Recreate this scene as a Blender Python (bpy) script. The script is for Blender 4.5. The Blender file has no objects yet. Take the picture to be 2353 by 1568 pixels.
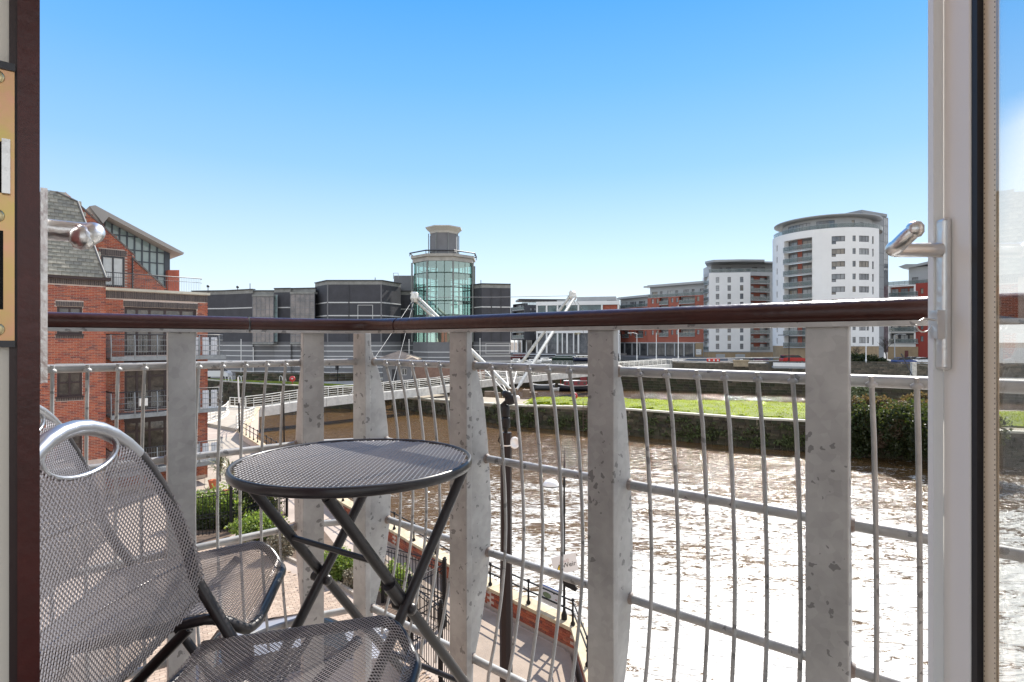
import bpy, math, random
import numpy as np
from mathutils import Vector, Matrix
random.seed(7); rng = np.random.default_rng(7)
S = bpy.context.scene
# ---------------------------------------------------------------- camera
CZ = 9.5                      # eye height above the river
F, CX, CY = 1300.0, 1176.5, 783.0
cam_d = bpy.data.cameras.new('camera'); cam = bpy.data.objects.new('camera', cam_d)
S.collection.objects.link(cam); S.camera = cam
cam.location = (0, 0, CZ); cam.rotation_euler = (math.radians(90), 0, 0)
cam_d.sensor_width = 36; cam_d.lens = 36*F/2353; cam_d.clip_start = 0.05; cam_d.clip_end = 6000
# ---------------------------------------------------------------- sky and sun
SUN_AZ, SUN_EL = math.radians(28), math.radians(41)
w = bpy.data.worlds.new('World'); S.world = w; w.use_nodes = True
nt = w.node_tree; nt.nodes.clear()
out = nt.nodes.new('ShaderNodeOutputWorld'); bg = nt.nodes.new('ShaderNodeBackground')
sky = nt.nodes.new('ShaderNodeTexSky'); sky.sky_type = 'NISHITA'; sky.sun_disc = False
sky.sun_elevation = SUN_EL; sky.sun_rotation = SUN_AZ
sky.air_density = 1.0; sky.dust_density = 0.0; sky.ozone_density = 2.5; sky.altitude = 50
bg.inputs['Strength'].default_value = 0.15
tc = nt.nodes.new('ShaderNodeTexCoord'); sep = nt.nodes.new('ShaderNodeSeparateXYZ')
nt.links.new(tc.outputs['Generated'], sep.inputs[0])
# cloud bank low in the sky to the right
def wmath(op, a, b=None, c=None, clamp=False):
    n = nt.nodes.new('ShaderNodeMath'); n.operation = op; n.use_clamp = clamp
    for i, v in enumerate((a, b, c)):
        if v is None: continue
        if isinstance(v, (int, float)): n.inputs[i].default_value = v
        else: nt.links.new(v, n.inputs[i])
    return n.outputs[0]
no = nt.nodes.new('ShaderNodeTexNoise'); no.inputs['Scale'].default_value = 5; no.inputs['Detail'].default_value = 7
nt.links.new(tc.outputs['Generated'], no.inputs['Vector'])
side = wmath('MULTIPLY', wmath('SUBTRACT', sep.outputs['X'], 0.612), 25, clamp=True)
top_ = wmath('MULTIPLY', wmath('SUBTRACT', wmath('ADD', wmath('MULTIPLY', no.outputs['Fac'], 0.16), 0.21), sep.outputs['Z']), 22, clamp=True)
n2 = nt.nodes.new('ShaderNodeTexNoise'); n2.inputs['Scale'].default_value = 1.9; n2.inputs['Detail'].default_value = 6; nt.links.new(tc.outputs['Generated'], n2.inputs['Vector'])
back = wmath('MULTIPLY', wmath('SUBTRACT', 0.35, sep.outputs['Y']), 3, clamp=True)      # unseen broken cloud added behind the balcony to lift the shade
back = wmath('MULTIPLY', back, wmath('MULTIPLY', wmath('SUBTRACT', n2.outputs['Fac'], 0.36), 7, clamp=True))
cl = wmath('MAXIMUM', wmath('MULTIPLY', side, top_), back)
mx = nt.nodes.new('ShaderNodeMixRGB'); nt.links.new(wmath('MULTIPLY', cl, 0.85), mx.inputs[0])
# clear spring air: the same pale horizon to deep blue overhead all the way round, over the physical sky
gr = nt.nodes.new('ShaderNodeValToRGB'); e = gr.color_ramp.elements
GR = [(0, (.95,.99,1.07)), (.06, (.86,.965,1.07)), (.14, (.68,.88,1.07)), (.283, (.33,.65,1.07)), (.41, (.165,.52,1.07)), (.515, (.075,.42,1.07)), (1, (.035,.26,.9))]
e[0].position = 0; e[0].color = (*GR[0][1], 1); e[1].position = 1; e[1].color = (*GR[-1][1], 1)
for p_, c_ in GR[1:-1]: x_ = e.new(p_); x_.color = (*c_, 1)
nt.links.new(sep.outputs['Z'], gr.inputs[0])
gs = nt.nodes.new('ShaderNodeVectorMath'); gs.operation = 'SCALE'; gs.inputs['Scale'].default_value = 2.16; nt.links.new(gr.outputs[0], gs.inputs[0])
sm_ = nt.nodes.new('ShaderNodeMixRGB'); sm_.inputs[0].default_value = .93; nt.links.new(sky.outputs[0], sm_.inputs[1]); nt.links.new(gs.outputs[0], sm_.inputs[2])
nt.links.new(sm_.outputs[0], mx.inputs[1]); mx.inputs[2].default_value = (3.1, 3.12, 3.15, 1)
nt.links.new(mx.outputs[0], bg.inputs[0]); nt.links.new(bg.outputs[0], out.inputs[0])
sd = bpy.data.lights.new('sun', 'SUN'); sd.energy = 3.2; sd.angle = math.radians(0.5); sd.color = (1, .95, .87)
so = bpy.data.objects.new('sun', sd); S.collection.objects.link(so)
to_sun = Vector((math.sin(SUN_AZ)*math.cos(SUN_EL), math.cos(SUN_AZ)*math.cos(SUN_EL), math.sin(SUN_EL)))
so.rotation_euler = to_sun.to_track_quat('Z', 'Y').to_euler()
S.view_settings.view_transform = 'Standard'; S.view_settings.look = 'None'
S.view_settings.exposure = 1.55; S.view_settings.gamma = 1
# ---------------------------------------------------------------- helpers
def W(x, y, d): return ((x-CX)/F*d, d, CZ-(y-CY)/F*d)
def ZA(y, d): return CZ-(y-CY)/F*d
def XA(x, d): return (x-CX)/F*d
def GP(x, y, z):                       # point on the level z seen at x, y
    d = (CZ-z)*F/(y-CY); return (XA(x, d), d, z)
_m = {}
def mat(name, col, rough=.7, metal=0, var=0, vs=3, bump=0, bs=20, col2=None, spec=None, rnd=0, cols=None, coat=0, alpha=None, trans=0):
    if name in _m: return _m[name]
    m = bpy.data.materials.new(name); m.use_nodes = True; n = m.node_tree.nodes; l = m.node_tree.links
    b = n['Principled BSDF']; b.inputs['Base Color'].default_value = (*col, 1)
    b.inputs['Roughness'].default_value = rough; b.inputs['Metallic'].default_value = metal
    if spec is not None: b.inputs['Specular IOR Level'].default_value = spec
    if coat: b.inputs['Coat Weight'].default_value = coat; b.inputs['Coat Roughness'].default_value = .15
    if trans: b.inputs['Transmission Weight'].default_value = trans
    if alpha is not None: b.inputs['Alpha'].default_value = alpha
    t = n.new('ShaderNodeTexCoord'); src = None
    if cols:                               # one colour per piece
        a = n.new('ShaderNodeAttribute'); a.attribute_name = 'rnd'; oi = n.new('ShaderNodeObjectInfo')
        ad = n.new('ShaderNodeMath'); ad.operation = 'ADD'; l.new(a.outputs['Fac'], ad.inputs[0]); l.new(oi.outputs['Random'], ad.inputs[1])
        fr = n.new('ShaderNodeMath'); fr.operation = 'FRACT'; l.new(ad.outputs[0], fr.inputs[0])
        r = n.new('ShaderNodeValToRGB'); r.color_ramp.interpolation = 'LINEAR'
        e = r.color_ramp.elements; e[0].color = (*cols[0], 1); e[1].color = (*cols[-1], 1)
        for i, c in enumerate(cols[1:-1]): x = e.new((i+1)/(len(cols)-1)); x.color = (*c, 1)
        l.new(fr.outputs[0], r.inputs[0]); src = r.outputs[0]
    if var:
        no = n.new('ShaderNodeTexNoise'); no.inputs['Scale'].default_value = vs; no.inputs['Detail'].default_value = 8; no.inputs['Roughness'].default_value = .65
        l.new(t.outputs['Object'], no.inputs['Vector'])
        r = n.new('ShaderNodeValToRGB'); r.color_ramp.elements[0].position = .3; r.color_ramp.elements[1].position = .7
        c2 = col2 or tuple(min(1, c*(1+var)) for c in col); c1 = tuple(c*(1-var) for c in col) if not col2 else col
        if src is None:
            r.color_ramp.elements[0].color = (*c1, 1); r.color_ramp.elements[1].color = (*c2, 1)
            l.new(no.outputs['Fac'], r.inputs[0]); src = r.outputs[0]
        else:
            r.color_ramp.elements[0].color = (1-var,)*3+(1,); r.color_ramp.elements[1].color = (1+var,)*3+(1,)
            l.new(no.outputs['Fac'], r.inputs[0]); mm = n.new('ShaderNodeMixRGB'); mm.blend_type = 'MULTIPLY'; mm.inputs[0].default_value = 1
            l.new(src, mm.inputs[1]); l.new(r.outputs[0], mm.inputs[2]); src = mm.outputs[0]
    if src is not None: l.new(src, b.inputs['Base Color'])
    if bump:
        no = n.new('ShaderNodeTexNoise'); no.inputs['Scale'].default_value = bs; no.inputs['Detail'].default_value = 6
        l.new(t.outputs['Object'], no.inputs['Vector']); bp = n.new('ShaderNodeBump'); bp.inputs['Strength'].default_value = bump; bp.inputs['Distance'].default_value = .02
        l.new(no.outputs['Fac'], bp.inputs['Height']); l.new(bp.outputs[0], b.inputs['Normal'])
    _m[name] = m; return m
class MB:
    def __init__(s): s.v = []; s.f = []; s.mi = []; s.sm = []; s.r = []
    def add(s, vs, fs, mi=0, sm=False, r=0.0):
        o = len(s.v); s.v.extend(tuple(p) for p in vs)
        for f in fs: s.f.append(tuple(i+o for i in f)); s.mi.append(mi); s.sm.append(sm); s.r.append(r)
    def hexa(s, P, mi=0, r=0.0):       # 8 corners: bottom ring 0-3, top ring 4-7
        s.add(P, [(3, 2, 1, 0), (4, 5, 6, 7), (0, 1, 5, 4), (1, 2, 6, 5), (2, 3, 7, 6), (3, 0, 4, 7)], mi, False, r)
    def box(s, c, sz, M=None, mi=0, r=0.0):
        x, y, z = sz[0]/2, sz[1]/2, sz[2]/2; c = Vector(c)
        P = [Vector(p) for p in ((-x,-y,-z),(x,-y,-z),(x,y,-z),(-x,y,-z),(-x,-y,z),(x,-y,z),(x,y,z),(-x,y,z))]
        s.hexa([(M @ p if M else p)+c for p in P], mi, r)
    def fbox(s, fr, u0, u1, z0, z1, n0, n1, mi=0, r=0.0, seg=1.5):
        k = max(1, int(math.ceil((u1-u0)/seg))) if fr.curved else 1
        for i in range(k):
            a = u0+(u1-u0)*i/k; b = u0+(u1-u0)*(i+1)/k
            s.hexa([fr.p(a,z0,n1), fr.p(b,z0,n1), fr.p(b,z0,n0), fr.p(a,z0,n0), fr.p(a,z1,n1), fr.p(b,z1,n1), fr.p(b,z1,n0), fr.p(a,z1,n0)], mi, r)
    def tube(s, path, r, n=8, mi=0, cap=True, sm=True):
        P = [Vector(p) for p in path]; R = r if isinstance(r, (list, tuple)) else [r]*len(P)
        rings = []; prev = None
        for i, p in enumerate(P):
            t = (P[min(i+1, len(P)-1)]-P[max(i-1, 0)])
            if t.length < 1e-9: t = Vector((0, 0, 1))
            t.normalize()
            if prev is None:
                a = Vector((0, 0, 1)) if abs(t.z) < .9 else Vector((1, 0, 0)); u = t.cross(a).normalized()
            else: u = (prev-t*prev.dot(t)).normalized()
            prev = u; v = t.cross(u)
            rings.append([p+(u*math.cos(2*math.pi*k/n)+v*math.sin(2*math.pi*k/n))*R[i] for k in range(n)])
        vs = [q for g in rings for q in g]; fs = []
        for i in range(len(P)-1):
            for k in range(n): a = i*n+k; b = i*n+(k+1) % n; fs.append((a, b, b+n, a+n))
        s.add(vs, fs, mi, sm)
        if cap: s.add(rings[0], [tuple(range(n-1, -1, -1))], mi); s.add(rings[-1], [tuple(range(n))], mi)
    def prism(s, pts, z0, z1, mi=0, r=0.0):     # plan polygon (ccw), vertical
        n = len(pts); s.add([(x, y, z0) for x, y in pts]+[(x, y, z1) for x, y in pts],
            [tuple(range(n-1, -1, -1)), tuple(range(n, 2*n))]+[(i, (i+1) % n, (i+1) % n+n, i+n) for i in range(n)], mi, False, r)
    def extr(s, ring, off, mi=0, r=0.0):        # any planar ring swept by a vector
        n = len(ring); A = [Vector(p) for p in ring]; o = Vector(off)
        s.add(A+[p+o for p in A], [tuple(range(n-1, -1, -1)), tuple(range(n, 2*n))]+[(i, (i+1) % n, (i+1) % n+n, i+n) for i in range(n)], mi, False, r)
    def lathe(s, prof, c, n=16, mi=0, sm=True, M=None):
        vs = []
        for r, z in prof:
            for k in range(n):
                p = Vector((r*math.cos(2*math.pi*k/n), r*math.sin(2*math.pi*k/n), z)); vs.append((M @ p if M else p)+Vector(c))
        fs = [(i*n+k, i*n+(k+1) % n, (i+1)*n+(k+1) % n, (i+1)*n+k) for i in range(len(prof)-1) for k in range(n)]
        s.add(vs, fs, mi, sm)
        s.add(vs[-n:], [tuple(range(n))], mi); s.add(vs[:n], [tuple(range(n-1, -1, -1))], mi)
    def build(s, name, mats, parent=None, **kw):
        me = bpy.data.meshes.new(name); me.from_pydata([tuple(v) for v in s.v], [], s.f); me.update()
        for m in (mats if isinstance(mats, (list, tuple)) else [mats]): me.materials.append(m)
        me.polygons.foreach_set('material_index', s.mi); me.polygons.foreach_set('use_smooth', s.sm)
        if any(s.r):
            a = me.attributes.new('rnd', 'FLOAT', 'FACE'); a.data.foreach_set('value', s.r)
        return link(name, me, parent, **kw)
def link(name, me, parent=None, **kw):
    o = bpy.data.objects.new(name, me); S.collection.objects.link(o)
    if parent:
        o.parent = parent
        if parent.name in BASE: o.matrix_parent_inverse = BASE[parent.name].inverted()
    for k, v in kw.items(): o[k] = v
    return o
BASE = {}                                  # where each thing's Empty stands
def thing(name, label, cat, group=None, loc=(0, 0, 0), rot=0):
    o = link(name, None); o.location = loc; o.rotation_euler = (0, 0, rot); o['label'] = label; o['category'] = cat
    if group: o['group'] = group
    BASE[o.name] = Matrix.Translation(loc) @ Matrix.Rotation(rot, 4, 'Z')
    return o
def tag(o, label, cat, group=None):
    o['label'] = label; o['category'] = cat
    if group: o['group'] = group
    return o
def copytree(o, parent=None):
    c = o.copy(); S.collection.objects.link(c)
    if parent: c.parent = parent
    for ch in list(o.children): copytree(ch, c)
    return c
class Fr:                                  # a vertical facade plane from two pixel columns and their depths
    curved = False
    def __init__(s, x1, d1, x2, d2, face=1):
        s.O = Vector((XA(x1, d1), d1)); e = Vector((XA(x2, d2), d2))-s.O; s.L = e.length; s.e = e/s.L; s.n = Vector((s.e.y, -s.e.x))*face
    def u(s, x):
        k = (x-CX)/F; return (k*s.O.y-s.O.x)/(s.e.x-k*s.e.y)
    def d(s, x): return s.O.y+s.e.y*s.u(x)
    def z(s, x, y): return ZA(y, s.d(x))
    def p(s, u, z, n=0): return (s.O.x+s.e.x*u+s.n.x*n, s.O.y+s.e.y*u+s.n.y*n, z)
    def off(s, n):
        f = Fr.__new__(Fr); f.O = s.O+s.n*n; f.e = s.e; f.n = s.n; f.L = s.L; return f
    def M(s, u, z, n): return Matrix(((s.e.x, s.n.x, 0, s.p(u,z,n)[0]), (s.e.y, s.n.y, 0, s.p(u,z,n)[1]), (0, 0, 1, z), (0, 0, 0, 1)))
class CFr:                                 # a cylindrical facade
    curved = True
    def __init__(s, C, R): s.C = Vector(C); s.R = R; s.a0 = math.atan2(-s.C.y, -s.C.x)
    def u(s, x):
        k = (x-CX)/F; a = k*k+1; b = -2*(k*s.C.x+s.C.y); c = s.C.length_squared-s.R**2
        q = b*b-4*a*c; Y = (-b-math.sqrt(max(q, 0)))/(2*a); return s.R*(((math.atan2(Y-s.C.y, k*Y-s.C.x)-s.a0+math.pi) % (2*math.pi))-math.pi)
    def d(s, x): return s.p(s.u(x), 0)[1]
    def z(s, x, y): return ZA(y, s.d(x))
    def p(s, u, z, n=0):
        a = s.a0+u/s.R; return (s.C.x+(s.R+n)*math.cos(a), s.C.y+(s.R+n)*math.sin(a), z)
def wall_mb(mb, fr, u0, u1, z0, z1, holes, dep=.15, th=.4, mi=0, mi2=None):
    """a wall with real openings; holes (u0,u1,z0,z1)"""
    us = sorted({u0, u1, *[min(max(h[i], u0), u1) for h in holes for i in (0, 1)]}); zs = sorted({z0, z1, *[min(max(h[i], z0), z1) for h in holes for i in (2, 3)]})
    if fr.curved:
        k = int((u1-u0)/1.2)+1; us = sorted(set(us) | {u0+(u1-u0)*i/k for i in range(k+1)})
    def inh(u, z): return any(h[0] < u < h[1] and h[2] < z < h[3] for h in holes)
    for i in range(len(us)-1):
        j = 0
        while j < len(zs)-1:
            if inh((us[i]+us[i+1])/2, (zs[j]+zs[j+1])/2): j += 1; continue
            k = j+1
            while k < len(zs)-1 and not inh((us[i]+us[i+1])/2, (zs[k]+zs[k+1])/2): k += 1
            a, b, c, d = us[i], us[i+1], zs[j], zs[k]
            mb.add([fr.p(a,c), fr.p(b,c), fr.p(b,d), fr.p(a,d)], [(0, 1, 2, 3)], mi); j = k
    for h in holes:
        a, b, c, d = h[:4]; D = -(h[4] if len(h) > 4 else dep); m = mi if mi2 is None else mi2
        mb.add([fr.p(a,c), fr.p(b,c), fr.p(b,c,D), fr.p(a,c,D), fr.p(a,d), fr.p(b,d), fr.p(b,d,D), fr.p(a,d,D)],
               [(0, 1, 2, 3), (7, 6, 5, 4), (0, 3, 7, 4), (2, 1, 5, 6)], m)
    a, b = u0, u1
    mb.add([fr.p(a,z0), fr.p(a,z1), fr.p(a,z1,-th), fr.p(a,z0,-th)], [(0, 1, 2, 3)], mi); mb.add([fr.p(b,z0), fr.p(b,z0,-th), fr.p(b,z1,-th), fr.p(b,z1)], [(0, 1, 2, 3)], mi)
    n = max(1, int((u1-u0)/1.5)) if fr.curved else 1
    for i in range(n):
        a = u0+(u1-u0)*i/n; b = u0+(u1-u0)*(i+1)/n
        mb.add([fr.p(a,z1), fr.p(b,z1), fr.p(b,z1,-th), fr.p(a,z1,-th)], [(0, 1, 2, 3)], mi)
def window(par, fr, u0, u1, z0, z1, fm, pm, nx=1, nz=1, n=-.12, t=.06, dp=.06, xs=None, zs=None, name='window'):
    mb = MB(); mb.fbox(fr, u0, u0+t, z0, z1, n-dp, n); mb.fbox(fr, u1-t, u1, z0, z1, n-dp, n)
    mb.fbox(fr, u0+t, u1-t, z0, z0+t, n-dp, n); mb.fbox(fr, u0+t, u1-t, z1-t, z1, n-dp, n)
    xs = xs if xs is not None else [u0+(u1-u0)*i/nx for i in range(1, nx)]; zs = zs if zs is not None else [z0+(z1-z0)*i/nz for i in range(1, nz)]
    for x in xs: mb.fbox(fr, x-t*.4, x+t*.4, z0+t, z1-t, n-dp, n-.005)
    for z in zs: mb.fbox(fr, u0+t, u1-t, z-t*.4, z+t*.4, n-dp, n-.01)
    w_ = mb.build(name, fm, par)
    g = MB(); k = 1 if not fr.curved else max(1, int((u1-u0)/1.2))
    for i in range(k):
        a = u0+(u1-u0)*i/k; b = u0+(u1-u0)*(i+1)/k; q = n-dp*.6
        g.add([fr.p(a,z0+.01,q), fr.p(b,z0+.01,q), fr.p(b,z1-.01,q), fr.p(a,z1-.01,q)], [(0, 1, 2, 3)])
    g.build('pane', pm, w_); return w_
def pieces(par, name, spots, me_dims, m, near, cap=300, jit=0.0):
    """spots: list of (Matrix, (sx,sy,sz)) ; the nearest 300 are objects that share meshes, the rest one joined part"""
    spots = sorted(spots, key=lambda s: near(s[0].translation)); cache = {}
    U = [Vector(p) for p in ((-.5,-.5,-.5),(.5,-.5,-.5),(.5,.5,-.5),(-.5,.5,-.5),(-.5,-.5,.5),(.5,-.5,.5),(.5,.5,.5),(-.5,.5,.5))]
    for M, sz in spots[:cap]:
        key = tuple(round(q, 2) if q > .04 else round(q, 3) for q in sz)
        if key not in cache:
            me = bpy.data.meshes.new(name); me.from_pydata([(p.x*sz[0], p.y*sz[1], p.z*sz[2]) for p in U], [], [(3,2,1,0),(4,5,6,7),(0,1,5,4),(1,2,6,5),(2,3,7,6),(3,0,4,7)])
            me.materials.append(m); cache[key] = me
        o = link(name, cache[key], par); o.matrix_basis = M if not jit else M @ Matrix.Translation((0, random.uniform(-jit, jit), 0))
    if len(spots) > cap:
        mb = MB()
        for M, sz in spots[cap:]:
            mb.hexa([M @ Vector((p.x*sz[0], p.y*sz[1], p.z*sz[2])) for p in U], 0, random.random())
        o = mb.build(name+'work', m, par, kind='stuff'); return o
def foliage(name, blobs, n, size, m, par=None, asp=2.0, up=.3, kind=None, shell=.45):
    """small leaf faces through the volume of several ellipsoids"""
    tot = sum(b[3]*b[4]*b[5] for b in blobs)**1; P = []
    for (x, y, z, a, b, c) in blobs:
        k = max(20, int(n*(a*b*c)/tot)); q = rng.normal(size=(k, 3)); q /= np.linalg.norm(q, axis=1)[:, None]
        rr = (shell+(1-shell)*rng.random(k))[:, None]*(1+.16*np.sin(q[:, :1]*7+x)+.12*np.sin(q[:, 1:2]*9+q[:, 2:3]*6+y))
        P.append(q*rr*np.array([a, b, c])+np.array([x, y, z]))
    P = np.concatenate(P); k = len(P)
    d = rng.normal(size=(k, 3)); d[:, 2] += up; d /= np.linalg.norm(d, axis=1)[:, None]
    e = np.cross(d, rng.normal(size=(k, 3))); e /= np.linalg.norm(e, axis=1)[:, None]
    s = size*(.6+.8*rng.random(k))[:, None]
    V = np.stack([P-d*s*asp/2, P+e*s/2, P+d*s*asp/2, P-e*s/2], 1).reshape(-1, 3)
    me = bpy.data.meshes.new(name); me.from_pydata(V.tolist(), [], np.arange(4*k).reshape(-1, 4).tolist()); me.materials.append(m)
    a = me.attributes.new('rnd', 'FLOAT', 'FACE'); a.data.foreach_set('value', rng.random(k).astype(np.float32))
    kw = {'kind': kind} if kind else {}
    return link(name, me, par, **kw)
def lattice(fn, mask, u0, u1, v0, v1, pu, pv, wd, th):
    """expanded metal: diamond strands laid on a surface; returns an MB-like mesh tuple"""
    ni = int((u1-u0)/(pu/2)); nj = int((v1-v0)/(pv/2))
    I, J = np.meshgrid(np.arange(ni), np.arange(nj), indexing='ij'); ok = ((I+J) % 2 == 0)
    I, J = I[ok], J[ok]; V, Fc = [], []; base = 0
    for s in (1, -1):
        a = (u0+I*pu/2, v0+J*pv/2); b = (u0+(I+1)*pu/2, v0+(J+s)*pv/2); k = mask(*a) & mask(*b)
        a = (a[0][k], a[1][k]); b = (b[0][k], b[1][k]); A = fn(*a); B = fn(*b)
        N = np.cross(fn(a[0]+1e-3, a[1])-A, fn(a[0], a[1]+1e-3)-A); N /= np.linalg.norm(N, axis=1)[:, None]
        D = B-A; T = np.cross(D, N); T /= np.linalg.norm(T, axis=1)[:, None]
        T2 = T*.8+N*.6*s; N2 = N*.8-T*.6*s
        c = [A+T2*wd/2+N2*th/2, A-T2*wd/2+N2*th/2, A-T2*wd/2-N2*th/2, A+T2*wd/2-N2*th/2]; e = [q+D for q in c]
        V.append(np.stack(c+e, 1).reshape(-1, 3)); m_ = len(A); o = base+np.arange(m_)[:, None]*8
        for q in ((0,1,5,4),(1,2,6,5),(2,3,7,6),(3,0,4,7)): Fc.append(o+np.array(q)[None])
        base += 8*m_
    return np.concatenate(V), np.concatenate(Fc)
def lat_obj(name, data, m, par):
    me = bpy.data.meshes.new(name); me.from_pydata(data[0].tolist(), [], data[1].tolist()); me.materials.append(m); return link(name, me, par)
def text(par, s, M, size, m, ext=.004):
    cu = bpy.data.curves.new('lettering', 'FONT'); cu.body = s; cu.size = size; cu.extrude = ext; cu.align_x = 'CENTER'; cu.align_y = 'CENTER'; cu.materials.append(m)
    tmp = bpy.data.objects.new('tmp', cu); S.collection.objects.link(tmp); dg = bpy.context.evaluated_depsgraph_get(); me = bpy.data.meshes.new_from_object(tmp.evaluated_get(dg)); bpy.data.objects.remove(tmp); me.name = 'lettering'
    o = bpy.data.objects.new('lettering', me); S.collection.objects.link(o); o.parent = par; o.matrix_parent_inverse = BASE.get(par.name, Matrix.Identity(4)).inverted(); o.matrix_basis = M; return o
# ---------------------------------------------------------------- materials
BRICKS = [(.38,.09,.045), (.46,.14,.07), (.30,.07,.045), (.48,.16,.085), (.15,.06,.055), (.41,.11,.055), (.24,.075,.055)]
M_brick = mat('red_brick', (.36,.09,.05), .85, var=.18, vs=14, cols=BRICKS)
M_brick_far = mat('red_brick_far', (.36,.10,.06), .85, var=.25, vs=2)
M_mortar = mat('mortar', (.56,.46,.39), .9, var=.15, vs=6)
M_dbrick = mat('dark_brick', (.09,.075,.07), .8, var=.2, vs=14, cols=[(.07,.06,.06), (.12,.1,.09), (.09,.08,.075)])
M_slate = mat('slate', (.2,.2,.18), .75, var=.3, vs=7, spec=.2, cols=[(.26,.25,.20), (.19,.185,.16), (.33,.31,.25), (.23,.225,.185)])
M_maroon = mat('maroon_frame', (.035,.018,.018), .4, var=.2)
M_dframe = mat('dark_frame', (.035,.035,.04), .4)
M_glass = mat('window_glass', (.03,.035,.04), .05, spec=.8, var=.6, vs=.5, col2=(.12,.12,.12))
M_glass_in = mat('window_glass_curtained', (.02,.018,.017), .06, spec=.9, var=.9, vs=2.6, col2=(.13,.11,.09))
M_gal = mat('galvanised', (.4,.41,.41), .5, .3, var=.22, vs=5)
M_white = mat('white_paint', (.78,.77,.73), .45, var=.06, vs=2)
M_bwhite = mat('bridge_white', (.70,.68,.62), .5, var=.2, vs=1.6)
M_black = mat('black_iron', (.010,.010,.011), .5, var=.2, spec=.25)
M_conc = mat('concrete', (.4,.38,.34), .8, var=.2, vs=.8)
M_stone = mat('old_stone', (.12,.1,.075), .9, var=.45, vs=1.3, cols=[(.10,.085,.065), (.15,.125,.09), (.075,.07,.05), (.19,.15,.11)])
M_moss = mat('mossy_stone', (.05,.045,.03), .95, var=.5, vs=.8, cols=[(.045,.038,.028), (.075,.062,.038), (.04,.045,.022), (.11,.09,.06)])
M_cope = mat('coping_stone', (.46,.38,.25), .8, var=.25, vs=3, cols=[(.48,.40,.27), (.42,.34,.22), (.52,.43,.30)])
M_copel = mat('pale_coping', (.55,.52,.42), .8, var=.2, vs=1)
M_leafd = mat('dark_leaves', (.05,.08,.02), .5, cols=[(.022,.034,.01), (.04,.06,.018), (.075,.08,.035), (.03,.045,.014)])
M_leafb = mat('bright_leaves', (.12,.19,.04), .5, cols=[(.10,.17,.03), (.17,.24,.06), (.22,.26,.08), (.08,.13,.03)])
M_leafr = mat('russet_twigs', (.1,.06,.04), .7, cols=[(.09,.055,.035), (.14,.09,.06), (.07,.06,.03), (.18,.14,.09)])
M_grass = mat('grass', (.10,.17,.03), .8, var=.3, vs=.6, cols=[(.19,.24,.02), (.26,.31,.035), (.32,.35,.06), (.23,.28,.03)])
M_red = mat('red_paint', (.5,.02,.015), .3, coat=.5)
for m_ in (M_leafd, M_leafb, M_leafr, M_grass):
    n = m_.node_tree.nodes; l = m_.node_tree.links; pb_ = n['Principled BSDF']; tl = n.new('ShaderNodeBsdfTranslucent'); mxs = n.new('ShaderNodeMixShader'); mxs.inputs[0].default_value = .45
    src = pb_.inputs['Base Color'].links[0].from_socket; bc = n.new('ShaderNodeMixRGB'); bc.blend_type = 'MULTIPLY'; bc.inputs[0].default_value = 1; bc.inputs[2].default_value = (1.7,1.7,.8,1); l.new(src, bc.inputs[1]); l.new(bc.outputs[0], tl.inputs[0])
    l.new(pb_.outputs[0], mxs.inputs[1]); l.new(tl.outputs[0], mxs.inputs[2]); l.new(mxs.outputs[0], n['Material Output'].inputs[0])
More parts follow.
